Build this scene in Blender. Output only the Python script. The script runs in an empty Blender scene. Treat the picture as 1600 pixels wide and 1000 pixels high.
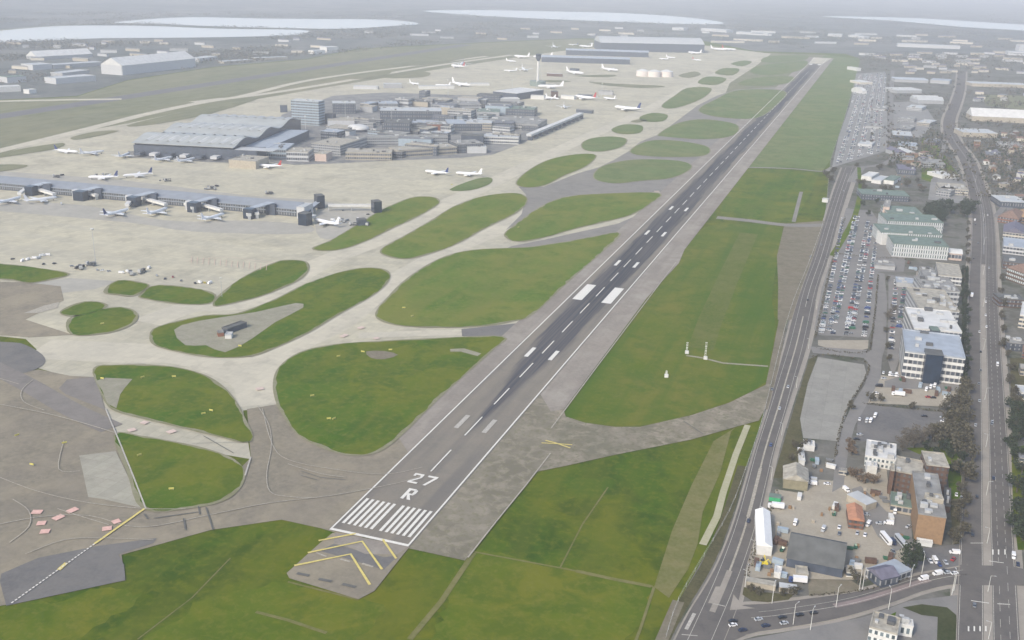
import bpy, bmesh, math, random
from mathutils import Vector, Matrix
from mathutils.geometry import tessellate_polygon
PI = math.pi
R = math.radians
SC = bpy.context.scene
COL = SC.collection

# ------------------------------------------------------------------ camera
CAM = Vector((236.72, -449.24, 302.71))
yaw, pitch, roll = -0.333825, 0.33003, 0.0248343
FWD = Vector((math.sin(yaw) * math.cos(pitch), math.cos(yaw) * math.cos(pitch), -math.sin(pitch)))
_r = Vector((math.cos(yaw), -math.sin(yaw), 0.0))
_u = _r.cross(FWD)
RT = _r * math.cos(roll) + _u * math.sin(roll)
UP = _u * math.cos(roll) - _r * math.sin(roll)
cd = bpy.data.cameras.new("camera")
cd.sensor_width = 36.0
cd.lens = 36.0
cd.clip_start = 1.0
cd.clip_end = 60000.0
cam = bpy.data.objects.new("camera", cd)
COL.objects.link(cam)
M3 = Matrix((RT, UP, -FWD)).transposed()
cam.matrix_world = Matrix.Translation(CAM) @ M3.to_4x4()
SC.camera = cam

# ------------------------------------------------------------------ world, sun, exposure
SUN_EL, SUN_AZ = R(38), R(200)          # soft light through thin cloud
w = bpy.data.worlds.new("World")
SC.world = w
w.use_nodes = True
nt = w.node_tree
bg = nt.nodes["Background"]
sky = nt.nodes.new("ShaderNodeTexSky")
sky.sky_type = 'NISHITA'
sky.sun_disc = False
sky.sun_elevation = SUN_EL
sky.sun_rotation = SUN_AZ
sky.air_density = 1.0
sky.dust_density = 2.5
sky.ozone_density = 1.0
nt.links.new(sky.outputs[0], bg.inputs[0])
bg.inputs[1].default_value = 0.12
sd = bpy.data.lights.new("sun", 'SUN')
sd.energy = 1.5
sd.angle = R(10)
sd.color = (1.0, 0.91, 0.76)
sun = bpy.data.objects.new("sun", sd)
COL.objects.link(sun)
sdir = Vector((math.sin(SUN_AZ) * math.cos(SUN_EL), math.cos(SUN_AZ) * math.cos(SUN_EL), math.sin(SUN_EL)))
sun.rotation_euler = sdir.to_track_quat('Z', 'Y').to_euler()
SC.view_settings.view_transform = 'Standard'
SC.view_settings.look = 'None'
SC.view_settings.gamma = 1.0
SC.view_settings.exposure = 0.86
try:
    SC.cycles.volume_bounces = 2
    SC.cycles.max_bounces = 6
    SC.cycles.diffuse_bounces = 2
    SC.cycles.use_denoising = True
except Exception:
    pass

# ------------------------------------------------------------------ surveying: photo bearing -> point on the ground plane
def at(px, py, z=0.0):
    d = FWD + RT * ((px - 800) / 1600.0) - UP * ((py - 500) / 1600.0)
    t = (z - CAM.z) / d.z
    return CAM + d * t

def pix(p):
    d = Vector(p) - CAM
    zz = d.dot(FWD)
    return 800 + 1600 * d.dot(RT) / zz, 500 - 1600 * d.dot(UP) / zz

# ------------------------------------------------------------------ materials
MATS = {}
def mat_plain(name, col, rough=0.8, metal=0.0, noise=0.12, scale=0.35, spec=0.3):
    if name in MATS: return MATS[name]
    m = bpy.data.materials.new(name); m.use_nodes = True
    t = m.node_tree; b = t.nodes["Principled BSDF"]
    b.inputs["Roughness"].default_value = rough
    b.inputs["Metallic"].default_value = metal
    b.inputs["Specular IOR Level"].default_value = spec
    if noise > 0:
        g = t.nodes.new("ShaderNodeNewGeometry")
        n = t.nodes.new("ShaderNodeTexNoise"); n.inputs["Scale"].default_value = scale; n.inputs["Detail"].default_value = 5
        t.links.new(g.outputs["Position"], n.inputs["Vector"])
        mx = t.nodes.new("ShaderNodeMix"); mx.data_type = 'RGBA'
        mr = t.nodes.new("ShaderNodeMapRange"); mr.inputs[1].default_value = .3; mr.inputs[2].default_value = .7
        t.links.new(n.outputs["Fac"], mr.inputs[0]); t.links.new(mr.outputs[0], mx.inputs[0])
        a = [max(0, c * (1 - noise)) for c in col]; c2 = [min(1, c * (1 + noise)) for c in col]
        mx.inputs[6].default_value = (*a, 1); mx.inputs[7].default_value = (*c2, 1)
        t.links.new(mx.outputs[2], b.inputs["Base Color"])
    else:
        b.inputs["Base Color"].default_value = (*col, 1)
    MATS[name] = m
    return m

def mat_land(name, cols, scales, rough=0.9, stretch=(1, 1, 1), contrast=((.4, .6), (.4, .6), (.35, .65)), amt=(1, .5, .5), streak=None, joints=None, spec=0.0):
    """layered natural ground: cols[0]->cols[1] by broad noise, cols[2] by middle noise, cols[3] by fine noise"""
    if name in MATS: return MATS[name]
    m = bpy.data.materials.new(name); m.use_nodes = True
    t = m.node_tree; b = t.nodes["Principled BSDF"]
    b.inputs["Roughness"].default_value = rough
    b.inputs["Specular IOR Level"].default_value = spec
    g = t.nodes.new("ShaderNodeNewGeometry")
    mp = t.nodes.new("ShaderNodeMapping"); mp.vector_type = 'POINT'
    mp.inputs["Scale"].default_value = stretch
    t.links.new(g.outputs["Position"], mp.inputs["Vector"])
    cur = None
    for i, s in enumerate(scales):
        n = t.nodes.new("ShaderNodeTexNoise"); n.inputs["Scale"].default_value = s; n.inputs["Detail"].default_value = 6
        n.inputs["Roughness"].default_value = .6; n.inputs["Distortion"].default_value = .4
        n.noise_dimensions = '3D'
        off = t.nodes.new("ShaderNodeVectorMath"); off.operation = 'ADD'; off.inputs[1].default_value = (137.0 * i, 53.0 * i, 9.0 * i)
        t.links.new(mp.outputs[0], off.inputs[0]); t.links.new(off.outputs[0], n.inputs["Vector"])
        mr = t.nodes.new("ShaderNodeMapRange")
        mr.inputs[1].default_value, mr.inputs[2].default_value = contrast[i]
        mr.inputs[3].default_value = 0; mr.inputs[4].default_value = amt[i]
        t.links.new(n.outputs["Fac"], mr.inputs[0])
        mx = t.nodes.new("ShaderNodeMix"); mx.data_type = 'RGBA'
        t.links.new(mr.outputs[0], mx.inputs[0])
        if cur is None: mx.inputs[6].default_value = (*cols[0], 1)
        else: t.links.new(cur, mx.inputs[6])
        mx.inputs[7].default_value = (*cols[i + 1], 1)
        cur = mx.outputs[2]
    if streak:       # (scale across, scale along, darken, colour): tyre rubber and mowing lines running along the runway
        sx, sy, am, c = streak
        m2 = t.nodes.new("ShaderNodeMapping"); m2.inputs["Scale"].default_value = (sx, sy, 1)
        t.links.new(g.outputs["Position"], m2.inputs["Vector"])
        n = t.nodes.new("ShaderNodeTexNoise"); n.inputs["Scale"].default_value = 1; n.inputs["Detail"].default_value = 5
        t.links.new(m2.outputs[0], n.inputs["Vector"])
        mr = t.nodes.new("ShaderNodeMapRange"); mr.inputs[1].default_value = .42; mr.inputs[2].default_value = .66; mr.inputs[4].default_value = am
        t.links.new(n.outputs["Fac"], mr.inputs[0])
        mx = t.nodes.new("ShaderNodeMix"); mx.data_type = 'RGBA'
        t.links.new(mr.outputs[0], mx.inputs[0]); t.links.new(cur, mx.inputs[6]); mx.inputs[7].default_value = (*c, 1)
        cur = mx.outputs[2]
    if joints:       # (bay size, strength): cast slab bays with slightly different tones
        bs, am = joints
        br = t.nodes.new("ShaderNodeTexBrick"); br.offset = 0
        br.inputs["Color1"].default_value = (.86, .86, .86, 1); br.inputs["Color2"].default_value = (1.1, 1.1, 1.08, 1)
        br.inputs["Mortar"].default_value = (.6, .6, .6, 1); br.inputs["Scale"].default_value = 1.0
        br.inputs["Mortar Size"].default_value = .12; br.inputs["Brick Width"].default_value = bs; br.inputs["Row Height"].default_value = bs
        t.links.new(g.outputs["Position"], br.inputs["Vector"])
        mx = t.nodes.new("ShaderNodeMix"); mx.data_type = 'RGBA'; mx.blend_type = 'MULTIPLY'
        mx.inputs[0].default_value = am
        t.links.new(cur, mx.inputs[6]); t.links.new(br.outputs[0], mx.inputs[7])
        cur = mx.outputs[2]
    t.links.new(cur, b.inputs["Base Color"])
    MATS[name] = m
    return m

# ------------------------------------------------------------------ objects
def tag(o, label=None, cat=None, group=None, kind=None):
    if label: o["label"] = label
    if cat: o["category"] = cat
    if group: o["group"] = group
    if kind: o["kind"] = kind
    return o

class MB:
    """collects shapes and links them as ONE mesh object"""
    def __init__(s): s.v = []; s.f = []; s.mi = []; s.T = Matrix.Identity(4)
    def add(s, vs, fs, mi=0):
        b = len(s.v)
        s.v += [s.T @ Vector(q) for q in vs]
        s.f += [tuple(b + i for i in f) for f in fs]
        s.mi += [mi] * len(fs)
    def box(s, x0, x1, y0, y1, z0, z1, mi=0, taper=0.0):
        t = taper
        s.add([(x0, y0, z0), (x1, y0, z0), (x1, y1, z0), (x0, y1, z0), (x0 + t, y0 + t, z1), (x1 - t, y0 + t, z1), (x1 - t, y1 - t, z1), (x0 + t, y1 - t, z1)],
              [(0, 3, 2, 1), (4, 5, 6, 7), (0, 1, 5, 4), (1, 2, 6, 5), (2, 3, 7, 6), (3, 0, 4, 7)], mi)
    def prism(s, pts, z0, z1, mi=0, mitop=None):
        n = len(pts)
        vs = [(p[0], p[1], z0) for p in pts] + [(p[0], p[1], z1) for p in pts]
        tri = tessellate_polygon([[Vector((p[0], p[1], 0)) for p in pts]])
        area = sum(pts[i][0] * pts[(i + 1) % n][1] - pts[(i + 1) % n][0] * pts[i][1] for i in range(n))
        s.add(vs, [(i, (i + 1) % n, n + (i + 1) % n, n + i) if area > 0 else (n + i, n + (i + 1) % n, (i + 1) % n, i) for i in range(n)], mi)
        fs = []
        for a, b_, c in tri:
            pa, pb, pc = pts[a], pts[b_], pts[c]
            cr = (pb[0] - pa[0]) * (pc[1] - pa[1]) - (pb[1] - pa[1]) * (pc[0] - pa[0])
            fs.append((n + a, n + b_, n + c) if cr > 0 else (n + a, n + c, n + b_))
        s.add(vs, fs, mi if mitop is None else mitop)
    def cyl(s, p0, p1, r0, r1, n=8, mi=0, caps=True):
        p0, p1 = Vector(p0), Vector(p1)
        d = (p1 - p0).normalized()
        a = d.orthogonal().normalized(); b = d.cross(a)
        vs = []
        for p, r in ((p0, r0), (p1, r1)):
            for i in range(n):
                an = 2 * PI * i / n
                vs.append(p + (a * math.cos(an) + b * math.sin(an)) * r)
        fs = [(i, (i + 1) % n, n + (i + 1) % n, n + i) for i in range(n)]
        if caps: fs += [tuple(range(n - 1, -1, -1)), tuple(range(n, 2 * n))]
        s.add(vs, fs, mi)
    def build(s, name, mats, parent=None, smooth=False):
        me = bpy.data.meshes.new(name)
        me.from_pydata([tuple(q) for q in s.v], [], s.f)
        if not isinstance(mats, (list, tuple)): mats = [mats]
        for m in mats: me.materials.append(m)
        if len(mats) > 1: me.polygons.foreach_set("material_index", s.mi)
        if smooth: me.polygons.foreach_set("use_smooth", [True] * len(me.polygons))
        me.update()
        o = bpy.data.objects.new(name, me); COL.objects.link(o)
        if parent is not None: o.parent = parent
        return o

def empty(name, loc=(0, 0, 0), rz=0.0):
    o = bpy.data.objects.new(name, None); COL.objects.link(o)
    o.location = loc; o.rotation_euler = (0, 0, rz); o.empty_display_size = 1
    return o

KIDS = {}
def copy_tree(o, parent=None):
    c = o.copy(); COL.objects.link(c)
    if parent is not None: c.parent = parent
    for ch in o.children: copy_tree(ch, c)
    return c

def smooth_loop(pts, n=5, closed=True):
    out = []
    N = len(pts)
    rng = range(N) if closed else range(N - 1)
    for i in rng:
        g = (lambda k: pts[k % N]) if closed else (lambda k: pts[max(0, min(N - 1, k))])
        p0, p1, p2, p3 = g(i - 1), g(i), g(i + 1), g(i + 2)
        for k in range(n):
            t = k / n
            out.append(tuple(0.5 * ((2 * p1[j]) + (-p0[j] + p2[j]) * t + (2 * p0[j] - 5 * p1[j] + 4 * p2[j] - p3[j]) * t * t + (-p0[j] + 3 * p1[j] - 3 * p2[j] + p3[j]) * t ** 3) for j in (0, 1)))
    if not closed: out.append(tuple(pts[-1][:2]))
    return out

def W(pxs): return [tuple(at(x, y)[:2]) for x, y in pxs]

import mathutils.noise as mn
def ragged(pts, amp, step=5.0):
    out = []
    n = len(pts)
    for i in range(n):
        a, b = Vector(pts[i][:2]), Vector(pts[(i + 1) % n][:2]); Ls = (b - a).length
        if Ls < 1e-6: continue
        k = max(1, min(60, int(Ls / step))); d = (b - a) / Ls; nn = Vector((-d.y, d.x))
        for j in range(k):
            p = a.lerp(b, j / k)
            o = mn.noise(Vector((p.x * .05, p.y * .05, 1.3))) * 1.5 + mn.noise(Vector((p.x * .21, p.y * .21, 7.7))) * .9
            out.append(tuple(p + nn * amp * o))
    return out

def sheet(name, pts, z, m, sm=0, kind='structure', jit=0.0, rag=0.0):
    """flat ground sheet from world points"""
    if sm: pts = smooth_loop(pts, sm)
    if rag: pts = ragged(pts, rag)
    if jit:
        rr = random.Random(len(pts))
        pts = [(x + rr.uniform(-jit, jit), y + rr.uniform(-jit, jit)) for x, y in pts]
    tri = tessellate_polygon([[Vector((p[0], p[1], 0)) for p in pts]])
    fs = []
    for a, b_, c in tri:
        pa, pb, pc = pts[a], pts[b_], pts[c]
        cr = (pb[0] - pa[0]) * (pc[1] - pa[1]) - (pb[1] - pa[1]) * (pc[0] - pa[0])
        fs.append((a, b_, c) if cr > 0 else (a, c, b_))
    me = bpy.data.meshes.new(name)
    me.from_pydata([(p[0], p[1], z) for p in pts], [], fs)
    me.materials.append(m); me.update()
    o = bpy.data.objects.new(name, me); COL.objects.link(o)
    if kind: o["kind"] = kind
    return o

def ribbon_pts(path, wid):
    """left and right offsets of a polyline"""
    L, Rr = [], []
    n = len(path)
    for i in range(n):
        a = Vector(path[max(0, i - 1)]); b = Vector(path[min(n - 1, i + 1)])
        d = (b - a).normalized(); nn = Vector((-d.y, d.x))
        ww = wid[i] if isinstance(wid, (list, tuple)) else wid
        p = Vector(path[i])
        L.append(tuple(p + nn * ww / 2)); Rr.append(tuple(p - nn * ww / 2))
    return L, Rr

def strips(name, items, z, m, kind='structure'):
    """painted lines: items = (list of world pts, width)"""
    vs, fs = [], []
    for k, (path, wd) in enumerate(items):
        L, Rr = ribbon_pts(path, wd)
        zz = z + .008 * k
        b = len(vs)
        vs += [(p[0], p[1], zz) for p in L] + [(p[0], p[1], zz) for p in Rr]
        n = len(L)
        fs += [(b + i, b + n + i, b + n + i + 1, b + i + 1) for i in range(n - 1)]
    me = bpy.data.meshes.new(name); me.from_pydata(vs, [], fs); me.materials.append(m); me.update()
    o = bpy.data.objects.new(name, me); COL.objects.link(o)
    if kind: o["kind"] = kind
    return o
def road_pts(pxs, n=4):
    return smooth_loop(W(pxs), n, closed=False)

# ================================================================== GROUND
G_FAR = mat_land("far_land", [(.11, .125, .12), (.19, .19, .18), (.07, .085, .085), (.28, .28, .28)], (.0016, .006, .022), contrast=((.42, .6), (.5, .62), (.6, .72)), amt=(.8, .7, .6))  # far land kept paler, part of the distance haze is in the colour
G_TOWN = mat_land("town_land", [(.115, .115, .10), (.17, .165, .145), (.065, .078, .045), (.24, .23, .21)], (.009, .03, .12), contrast=((.4, .6), (.5, .62), (.5, .72)), amt=(.8, .8, .6))
G_GRASS = mat_land("grass_near", [(.052, .104, .001), (.128, .138, .004), (.029, .068, .001), (.16, .16, .012)], (.010, .04, .22), contrast=((.42, .58), (.45, .6), (.48, .7)), amt=(.85, .75, .5), streak=(.07, .006, .5, (.125, .14, .012)))
G_ISL = mat_land("grass_island", [(.056, .122, .002), (.13, .15, .008), (.033, .088, .002), (.175, .178, .03)], (.013, .04, .2), contrast=((.42, .58), (.45, .6), (.48, .7)), amt=(.85, .7, .5), streak=(.08, .008, .55, (.12, .14, .012)))
G_DRY = mat_land("grass_dry", [(.15, .15, .045), (.19, .175, .07), (.1, .12, .022), (.23, .21, .11)], (.02, .07, .4), amt=(.8, .6, .4))
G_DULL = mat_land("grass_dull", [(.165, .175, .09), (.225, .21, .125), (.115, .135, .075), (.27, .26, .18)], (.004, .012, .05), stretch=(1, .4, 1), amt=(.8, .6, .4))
G_CONC = mat_land("pale_concrete", [(.50, .47, .36), (.41, .388, .308), (.32, .303, .24), (.56, .515, .39)], (.006, .022, .2), amt=(.85, .75, .45), streak=(.006, .05, .4, (.40, .385, .325)), joints=(7.6, .55), contrast=((.4, .6), (.5, .66), (.4, .7)))
G_CONC2 = mat_land("taxiway_concrete", [(.53, .495, .395), (.45, .425, .35), (.35, .33, .27), (.58, .54, .43)], (.012, .05, .3), amt=(.8, .5, .35), joints=(7.6, .3), contrast=((.4, .6), (.52, .66), (.4, .7)))
G_ASPH = mat_land("brown_asphalt", [(.285, .25, .185), (.225, .20, .15), (.165, .152, .122), (.34, .30, .225)], (.012, .035, .3), amt=(.85, .75, .45), streak=(.05, .012, .35, (.2, .18, .155)))
G_ASPD = mat_land("dark_asphalt", [(.155, .152, .148), (.115, .115, .118), (.19, .18, .165), (.21, .205, .2)], (.02, .06, .5), amt=(.8, .6, .35))
G_RUN = mat_land("runway_asphalt", [(.215, .195, .16), (.18, .17, .148), (.25, .22, .18), (.28, .25, .21)], (.015, .05, .6), amt=(.8, .5, .3), streak=(.12, .006, .55, (.14, .135, .13)))
G_RUB = mat_land("runway_rubber", [(.078, .08, .09), (.058, .06, .072), (.11, .108, .11), (.13, .13, .13)], (.02, .07, .6), amt=(.8, .5, .3), streak=(.2, .004, .7, (.048, .05, .058)))
G_SHO = mat_land("shoulder_paving", [(.27, .24, .205), (.34, .315, .275), (.20, .18, .155), (.37, .335, .29)], (.012, .05, .5), amt=(.8, .6, .4), streak=(.12, .008, .4, (.2, .18, .16)))
G_SHD = mat_land("weathered_pavement", [(.25, .22, .172), (.165, .155, .11), (.32, .285, .225), (.13, .135, .07)], (.03, .1, .32), contrast=((.42, .58), (.48, .6), (.5, .66)), amt=(.85, .75, .7), streak=(.1, .01, .5, (.16, .155, .115)))
G_ROAD = mat_land("road_asphalt", [(.128, .12, .112), (.10, .095, .092), (.165, .153, .138), (.17, .16, .148)], (.02, .09, .7), amt=(.8, .5, .3))
G_PATH = mat_land("footway", [(.30, .275, .235), (.25, .23, .2), (.35, .32, .275), (.38, .35, .31)], (.03, .1, .7), amt=(.8, .5, .3))
G_DIRT = mat_land("bare_dirt", [(.205, .175, .135), (.15, .135, .1), (.255, .225, .175), (.13, .13, .07)], (.03, .1, .5), amt=(.8, .6, .5))
G_SCRUB = mat_land("scrub_soil", [(.075, .07, .035), (.05, .052, .022), (.11, .1, .05), (.14, .13, .07)], (.05, .15, .7), amt=(.8, .6, .5))
G_YARD = mat_land("sandy_yard", [(.38, .34, .27), (.31, .28, .225), (.43, .39, .315), (.27, .25, .21)], (.03, .12, .6), amt=(.8, .5, .4))
G_LOT = mat_land("car_park_tarmac", [(.21, .205, .195), (.17, .167, .163), (.25, .24, .22), (.26, .25, .24)], (.02, .08, .6), amt=(.8, .5, .3))
P_WHITE = mat_plain("white_road_paint", (.70, .68, .62), .7, noise=.10, scale=.8)
P_WORN = mat_plain("worn_white_paint", (.42, .40, .355), .8, noise=.25, scale=1.2)
P_FAINT = mat_plain("faint_paint", (.36, .33, .27), .8, noise=.25, scale=.8)
P_YEL = mat_plain("yellow_paint", (.62, .52, .17), .7, noise=.15, scale=.8)
P_PINK = mat_plain("pink_paint", (.66, .42, .36), .8, noise=.12, scale=.6)
P_CUT = mat_plain("saw_cut_line", (.12, .12, .11), .8, noise=.15, scale=.6)

# land to the horizon
gp = [(40000 * math.cos(2 * PI * i / 48), 40000 * math.sin(2 * PI * i / 48)) for i in range(48)]
sheet("ground", gp, 0.0, G_FAR)
Z1, Z2, Z3, Z4, Z5, Z6 = .15, .30, .45, .60, .75, .90

# airfield grass
RFENCE = [(1010, 1120), (1040, 1000), (1060, 940), (1100, 870), (1140, 800), (1165, 735), (1190, 660), (1205, 600), (1222, 530), (1240, 470), (1268, 400), (1290, 330), (1298, 250), (1318, 190), (1335, 130), (1345, 92)]
af = RFENCE + [(1320, 84), (1180, 80), (1090, 62), (900, 60), (760, 66), (560, 76), (480, 92), (330, 105), (200, 125), (120, 150), (0, 156), (-400, 190), (-900, 320), (-900, 1400), (400, 1500), (900, 1300)]
sheet("airfield_grass", W(af), Z1, G_GRASS)
# lighter mown swaths on the near grass
G_MOW = mat_land("mown_grass", [(.09, .132, .004), (.145, .152, .010), (.06, .105, .002), (.17, .17, .025)], (.015, .05, .25), contrast=((.42, .58), (.45, .6), (.48, .7)), amt=(.85, .7, .5))
for q_ in ([(735, 862), (880, 888), (1018, 918), (985, 1010), (900, 1060), (640, 1060), (690, 940)], [(300, 940), (430, 905), (470, 915), (560, 940), (600, 945), (560, 1010), (420, 1060), (180, 1060)], [(0, 950), (120, 930), (190, 915), (230, 930), (120, 1000), (-100, 1040)]):
    sheet("airfield_grass", W(q_), Z1 + .02, G_MOW, rag=5.0)
# duller southern airfield
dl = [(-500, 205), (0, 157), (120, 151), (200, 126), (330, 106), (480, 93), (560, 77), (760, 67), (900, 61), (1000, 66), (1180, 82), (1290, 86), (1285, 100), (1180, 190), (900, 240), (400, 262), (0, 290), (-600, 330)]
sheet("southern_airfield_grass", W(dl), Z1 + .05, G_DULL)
# town land
tn = RFENCE[::-1] + [(1080, 1300), (1900, 1300), (2100, 900), (1900, 250), (1650, 90), (1500, 82), (1400, 84)]
tn = [(1345, 92), (1335, 130), (1318, 190), (1298, 250), (1290, 330), (1268, 400), (1240, 470), (1222, 530), (1205, 600), (1190, 660), (1165, 735), (1140, 800), (1100, 870), (1060, 940), (1040, 1000), (1010, 1120), (1080, 1300), (2300, 1300), (2300, 500), (1900, 150), (1640, 88), (1500, 84)]
sheet("town_ground", W(tn), Z1 + .03, G_TOWN)

# southern runway (parallel, 1415 m away) and its taxiways
sheet("southern_runway", [(-1442, 300), (-1388, 300), (-1388, 3650), (-1442, 3650)], Z2, mat_land("far_asphalt", [(.15, .15, .16), (.12, .12, .13), (.18, .175, .17), (.2, .2, .2)], (.01, .05, .3), amt=(.8, .5, .3)))
strips("southern_taxiway", [(road_pts([(-80, 255), (60, 221), (160, 196), (240, 176), (330, 158), (420, 146), (520, 130), (600, 116), (700, 100), (800, 86)]), 26.0),
                            (road_pts([(300, 160), (340, 155), (380, 150), (470, 128), (560, 114), (640, 104), (760, 88)]), 24.0),
                            (road_pts([(-60, 160), (60, 157), (190, 155)]), 26.0)], Z2 + .1, G_CONC2)

# pale concrete apron and taxiways
ap = [(-500, 300), (-60, 262), (60, 222), (130, 205), (200, 193), (300, 172), (420, 152), (520, 135), (600, 122), (700, 106), (780, 94), (860, 82), (960, 70), (1060, 66), (1140, 76), (1205, 84), (1180, 104), (1140, 130), (1120, 180), (1120, 240), (1060, 300), (970, 366), (830, 500), (820, 520), (786, 528), (600, 620), (440, 634), (380, 642), (392, 718), (180, 682), (165, 640), (150, 592), (110, 590), (60, 576), (72, 560), (40, 530), (-60, 520), (-500, 560)]
sheet("apron", W(ap), Z2, G_CONC)
# brighter main taxiway bands over the apron
strips("taxiway", [(road_pts([(60, 545), (200, 552), (300, 555), (400, 590), (420, 632)]), 44.0),
                   (road_pts([(380, 590), (450, 545), (530, 505), (600, 450), (700, 393), (800, 350), (850, 318)]), 30.0),
                   (road_pts([(230, 505), (300, 480), (400, 470), (500, 412), (600, 372), (690, 322), (760, 290), (900, 222), (1000, 178), (1100, 125), (1180, 92)]), 32.0),
                   (road_pts([(560, 525), (640, 522), (721, 520)]), 14.0)], Z2 + .06, G_CONC2)

# brown and grey asphalt
a2 = [(-500, 440), (-100, 438), (45, 442), (95, 448), (100, 470), (40, 500), (115, 524), (45, 528), (-30, 522), (-60, 600), (60, 578), (110, 588), (150, 590), (165, 640), (185, 682), (205, 740), (226, 796), (300, 793), (372, 766), (378, 730), (392, 716), (386, 640), (436, 632), (450, 655), (475, 685), (520, 705), (590, 709), (650, 720), (560, 850), (520, 832), (500, 826), (440, 813), (330, 829), (290, 840), (255, 850), (190, 868), (196, 908), (0, 948), (-120, 985), (-500, 1060)]
sheet("taxiway", W(a2), Z3, G_ASPH)
sheet("taxiway", W([(582, 713), (640, 665), (690, 650), (700, 690), (660, 745), (610, 760)]), Z3 + .03, G_ASPH)
sheet("paved_shoulder", smooth_loop(W([(-200, 530), (0, 535), (42, 541), (70, 560), (58, 577), (0, 590), (-200, 612)]), 4), Z4, G_ASPD)
sheet("paved_shoulder", W([(92, 608), (105, 594), (150, 590), (164, 641), (130, 628), (103, 617)]), Z4, mat_land("grey_asphalt", [(.2, .185, .17), (.165, .155, .145), (.24, .22, .2), (.26, .24, .22)], (.03, .09, .5), amt=(.8, .6, .35)))
sheet("paved_shoulder", W([(2, 898), (0, 910), (10, 948), (196, 908), (194, 884), (185, 868), (240, 850), (245, 842), (150, 855), (60, 873)]), Z4, G_ASPD)
sheet("old_concrete", W([(124, 713), (181, 706), (200, 745), (222, 795), (160, 781), (138, 778)]), Z4, mat_land("old_concrete", [(.33, .32, .26), (.28, .27, .22), (.38, .36, .3), (.4, .38, .32)], (.05, .12, .5), amt=(.8, .6, .35), joints=(9, .5)))
strips("taxiway", [(road_pts([(-40, 560), (40, 600), (110, 640), (175, 670)]), 17.0)], Z4 + .02, mat_land("grey_asphalt", [(.2, .185, .17)] * 4, (.03, .09, .5)))
sheet("taxiway", W([(721, 515), (815, 505), (860, 500), (840, 522), (786, 528), (722, 526)]), Z3 + .02, G_ASPD)
# grey links between the grass islands and the runway
sheet("taxiway", W([(800, 385), (850, 375), (900, 364), (965, 350), (1000, 335), (1020, 330), (1000, 356), (960, 364), (900, 376), (830, 388), (790, 389)]), Z3 + .02, mat_land("link_asphalt", [(.22, .21, .19), (.18, .175, .165), (.26, .25, .225), (.3, .28, .25)], (.02, .07, .4), amt=(.8, .5, .3)))
lk = MATS["link_asphalt"]
sheet("taxiway", W([(790, 360), (815, 335), (822, 305), (810, 292), (850, 292), (900, 272), (935, 262), (960, 250), (985, 235), (1000, 222), (1030, 210), (1090, 165), (1120, 150), (1150, 140), (1240, 135), (1250, 120), (1270, 100), (1285, 98), (1120, 230), (1070, 300), (960, 302), (890, 308), (850, 322), (812, 348)]), Z3 + .01, lk)

# runway --------------------------------------------------------------
def runway_mat(base):
    """tyre rubber laid down along the middle of the runway, streaky and ragged at its sides"""
    t = base.node_tree; b = t.nodes["Principled BSDF"]; src = b.inputs["Base Color"].links[0].from_socket
    g = t.nodes.new("ShaderNodeNewGeometry"); sp = t.nodes.new("ShaderNodeSeparateXYZ"); t.links.new(g.outputs["Position"], sp.inputs[0])
    def M(op, a, b_=None, vb=None):
        n = t.nodes.new("ShaderNodeMath"); n.operation = op
        t.links.new(a, n.inputs[0])
        if b_ is not None: t.links.new(b_, n.inputs[1])
        elif vb is not None: n.inputs[1].default_value = vb
        return n.outputs[0]
    def noise(sx, sy, det=4):
        m2 = t.nodes.new("ShaderNodeMapping"); m2.inputs["Scale"].default_value = (sx, sy, 1); t.links.new(g.outputs["Position"], m2.inputs["Vector"])
        n = t.nodes.new("ShaderNodeTexNoise"); n.inputs["Scale"].default_value = 1; n.inputs["Detail"].default_value = det; t.links.new(m2.outputs[0], n.inputs["Vector"]); return n.outputs["Fac"]
    def ramp(v, a, b_, c, d):
        mr = t.nodes.new("ShaderNodeMapRange"); mr.interpolation_type = 'SMOOTHSTEP'
        for i, q in enumerate((a, b_, c, d)): mr.inputs[1 + i].default_value = q
        t.links.new(v, mr.inputs[0]); return mr.outputs[0]
    wob = M('MULTIPLY', M('SUBTRACT', noise(.16, .012), vb=.5), vb=16)
    half = ramp(sp.outputs[1], 70, 400, -1.0, 16.0)
    dist = M('SUBTRACT', M('ADD', M('ABSOLUTE', sp.outputs[0]), wob), half)
    core = ramp(dist, -3.4, 2.6, 1, 0)
    fade = ramp(sp.outputs[1], 3000, 3650, 1, .5)
    st = ramp(noise(.9, .006), .35, .65, .62, 1)
    fac = M('MULTIPLY', M('MULTIPLY', core, fade), st)
    pt = ramp(noise(.05, .0045, 2), .42, .62, 0, 1)
    c = t.nodes.new("ShaderNodeMix"); c.data_type = 'RGBA'; c.inputs[6].default_value = (.047, .052, .066, 1); c.inputs[7].default_value = (.075, .077, .088, 1); t.links.new(pt, c.inputs[0])
    o = t.nodes.new("ShaderNodeMix"); o.data_type = 'RGBA'; t.links.new(fac, o.inputs[0]); t.links.new(src, o.inputs[6]); t.links.new(c.outputs[2], o.inputs[7])
    t.links.new(o.outputs[2], b.inputs["Base Color"])
    return base
RX = 24.5
sheet("runway_shoulder", [(-25.2, -2), (-25.2, 104), (-46, 128), (-47, 3880), (47, 3880), (47, 700), (52, 640), (47, 500), (50, 180), (62, 140), (58, 60), (54, 0)], Z4, G_SHO)
sheet("taxiway", W([(838, 650), (880, 640), (884, 652), (915, 662), (960, 668), (1000, 668), (1080, 650), (1140, 630), (1205, 598), (1195, 640), (1186, 658), (1150, 668), (1080, 688), (960, 712), (880, 730), (780, 750), (745, 740)]), Z4 + .02, G_SHD)
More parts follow.
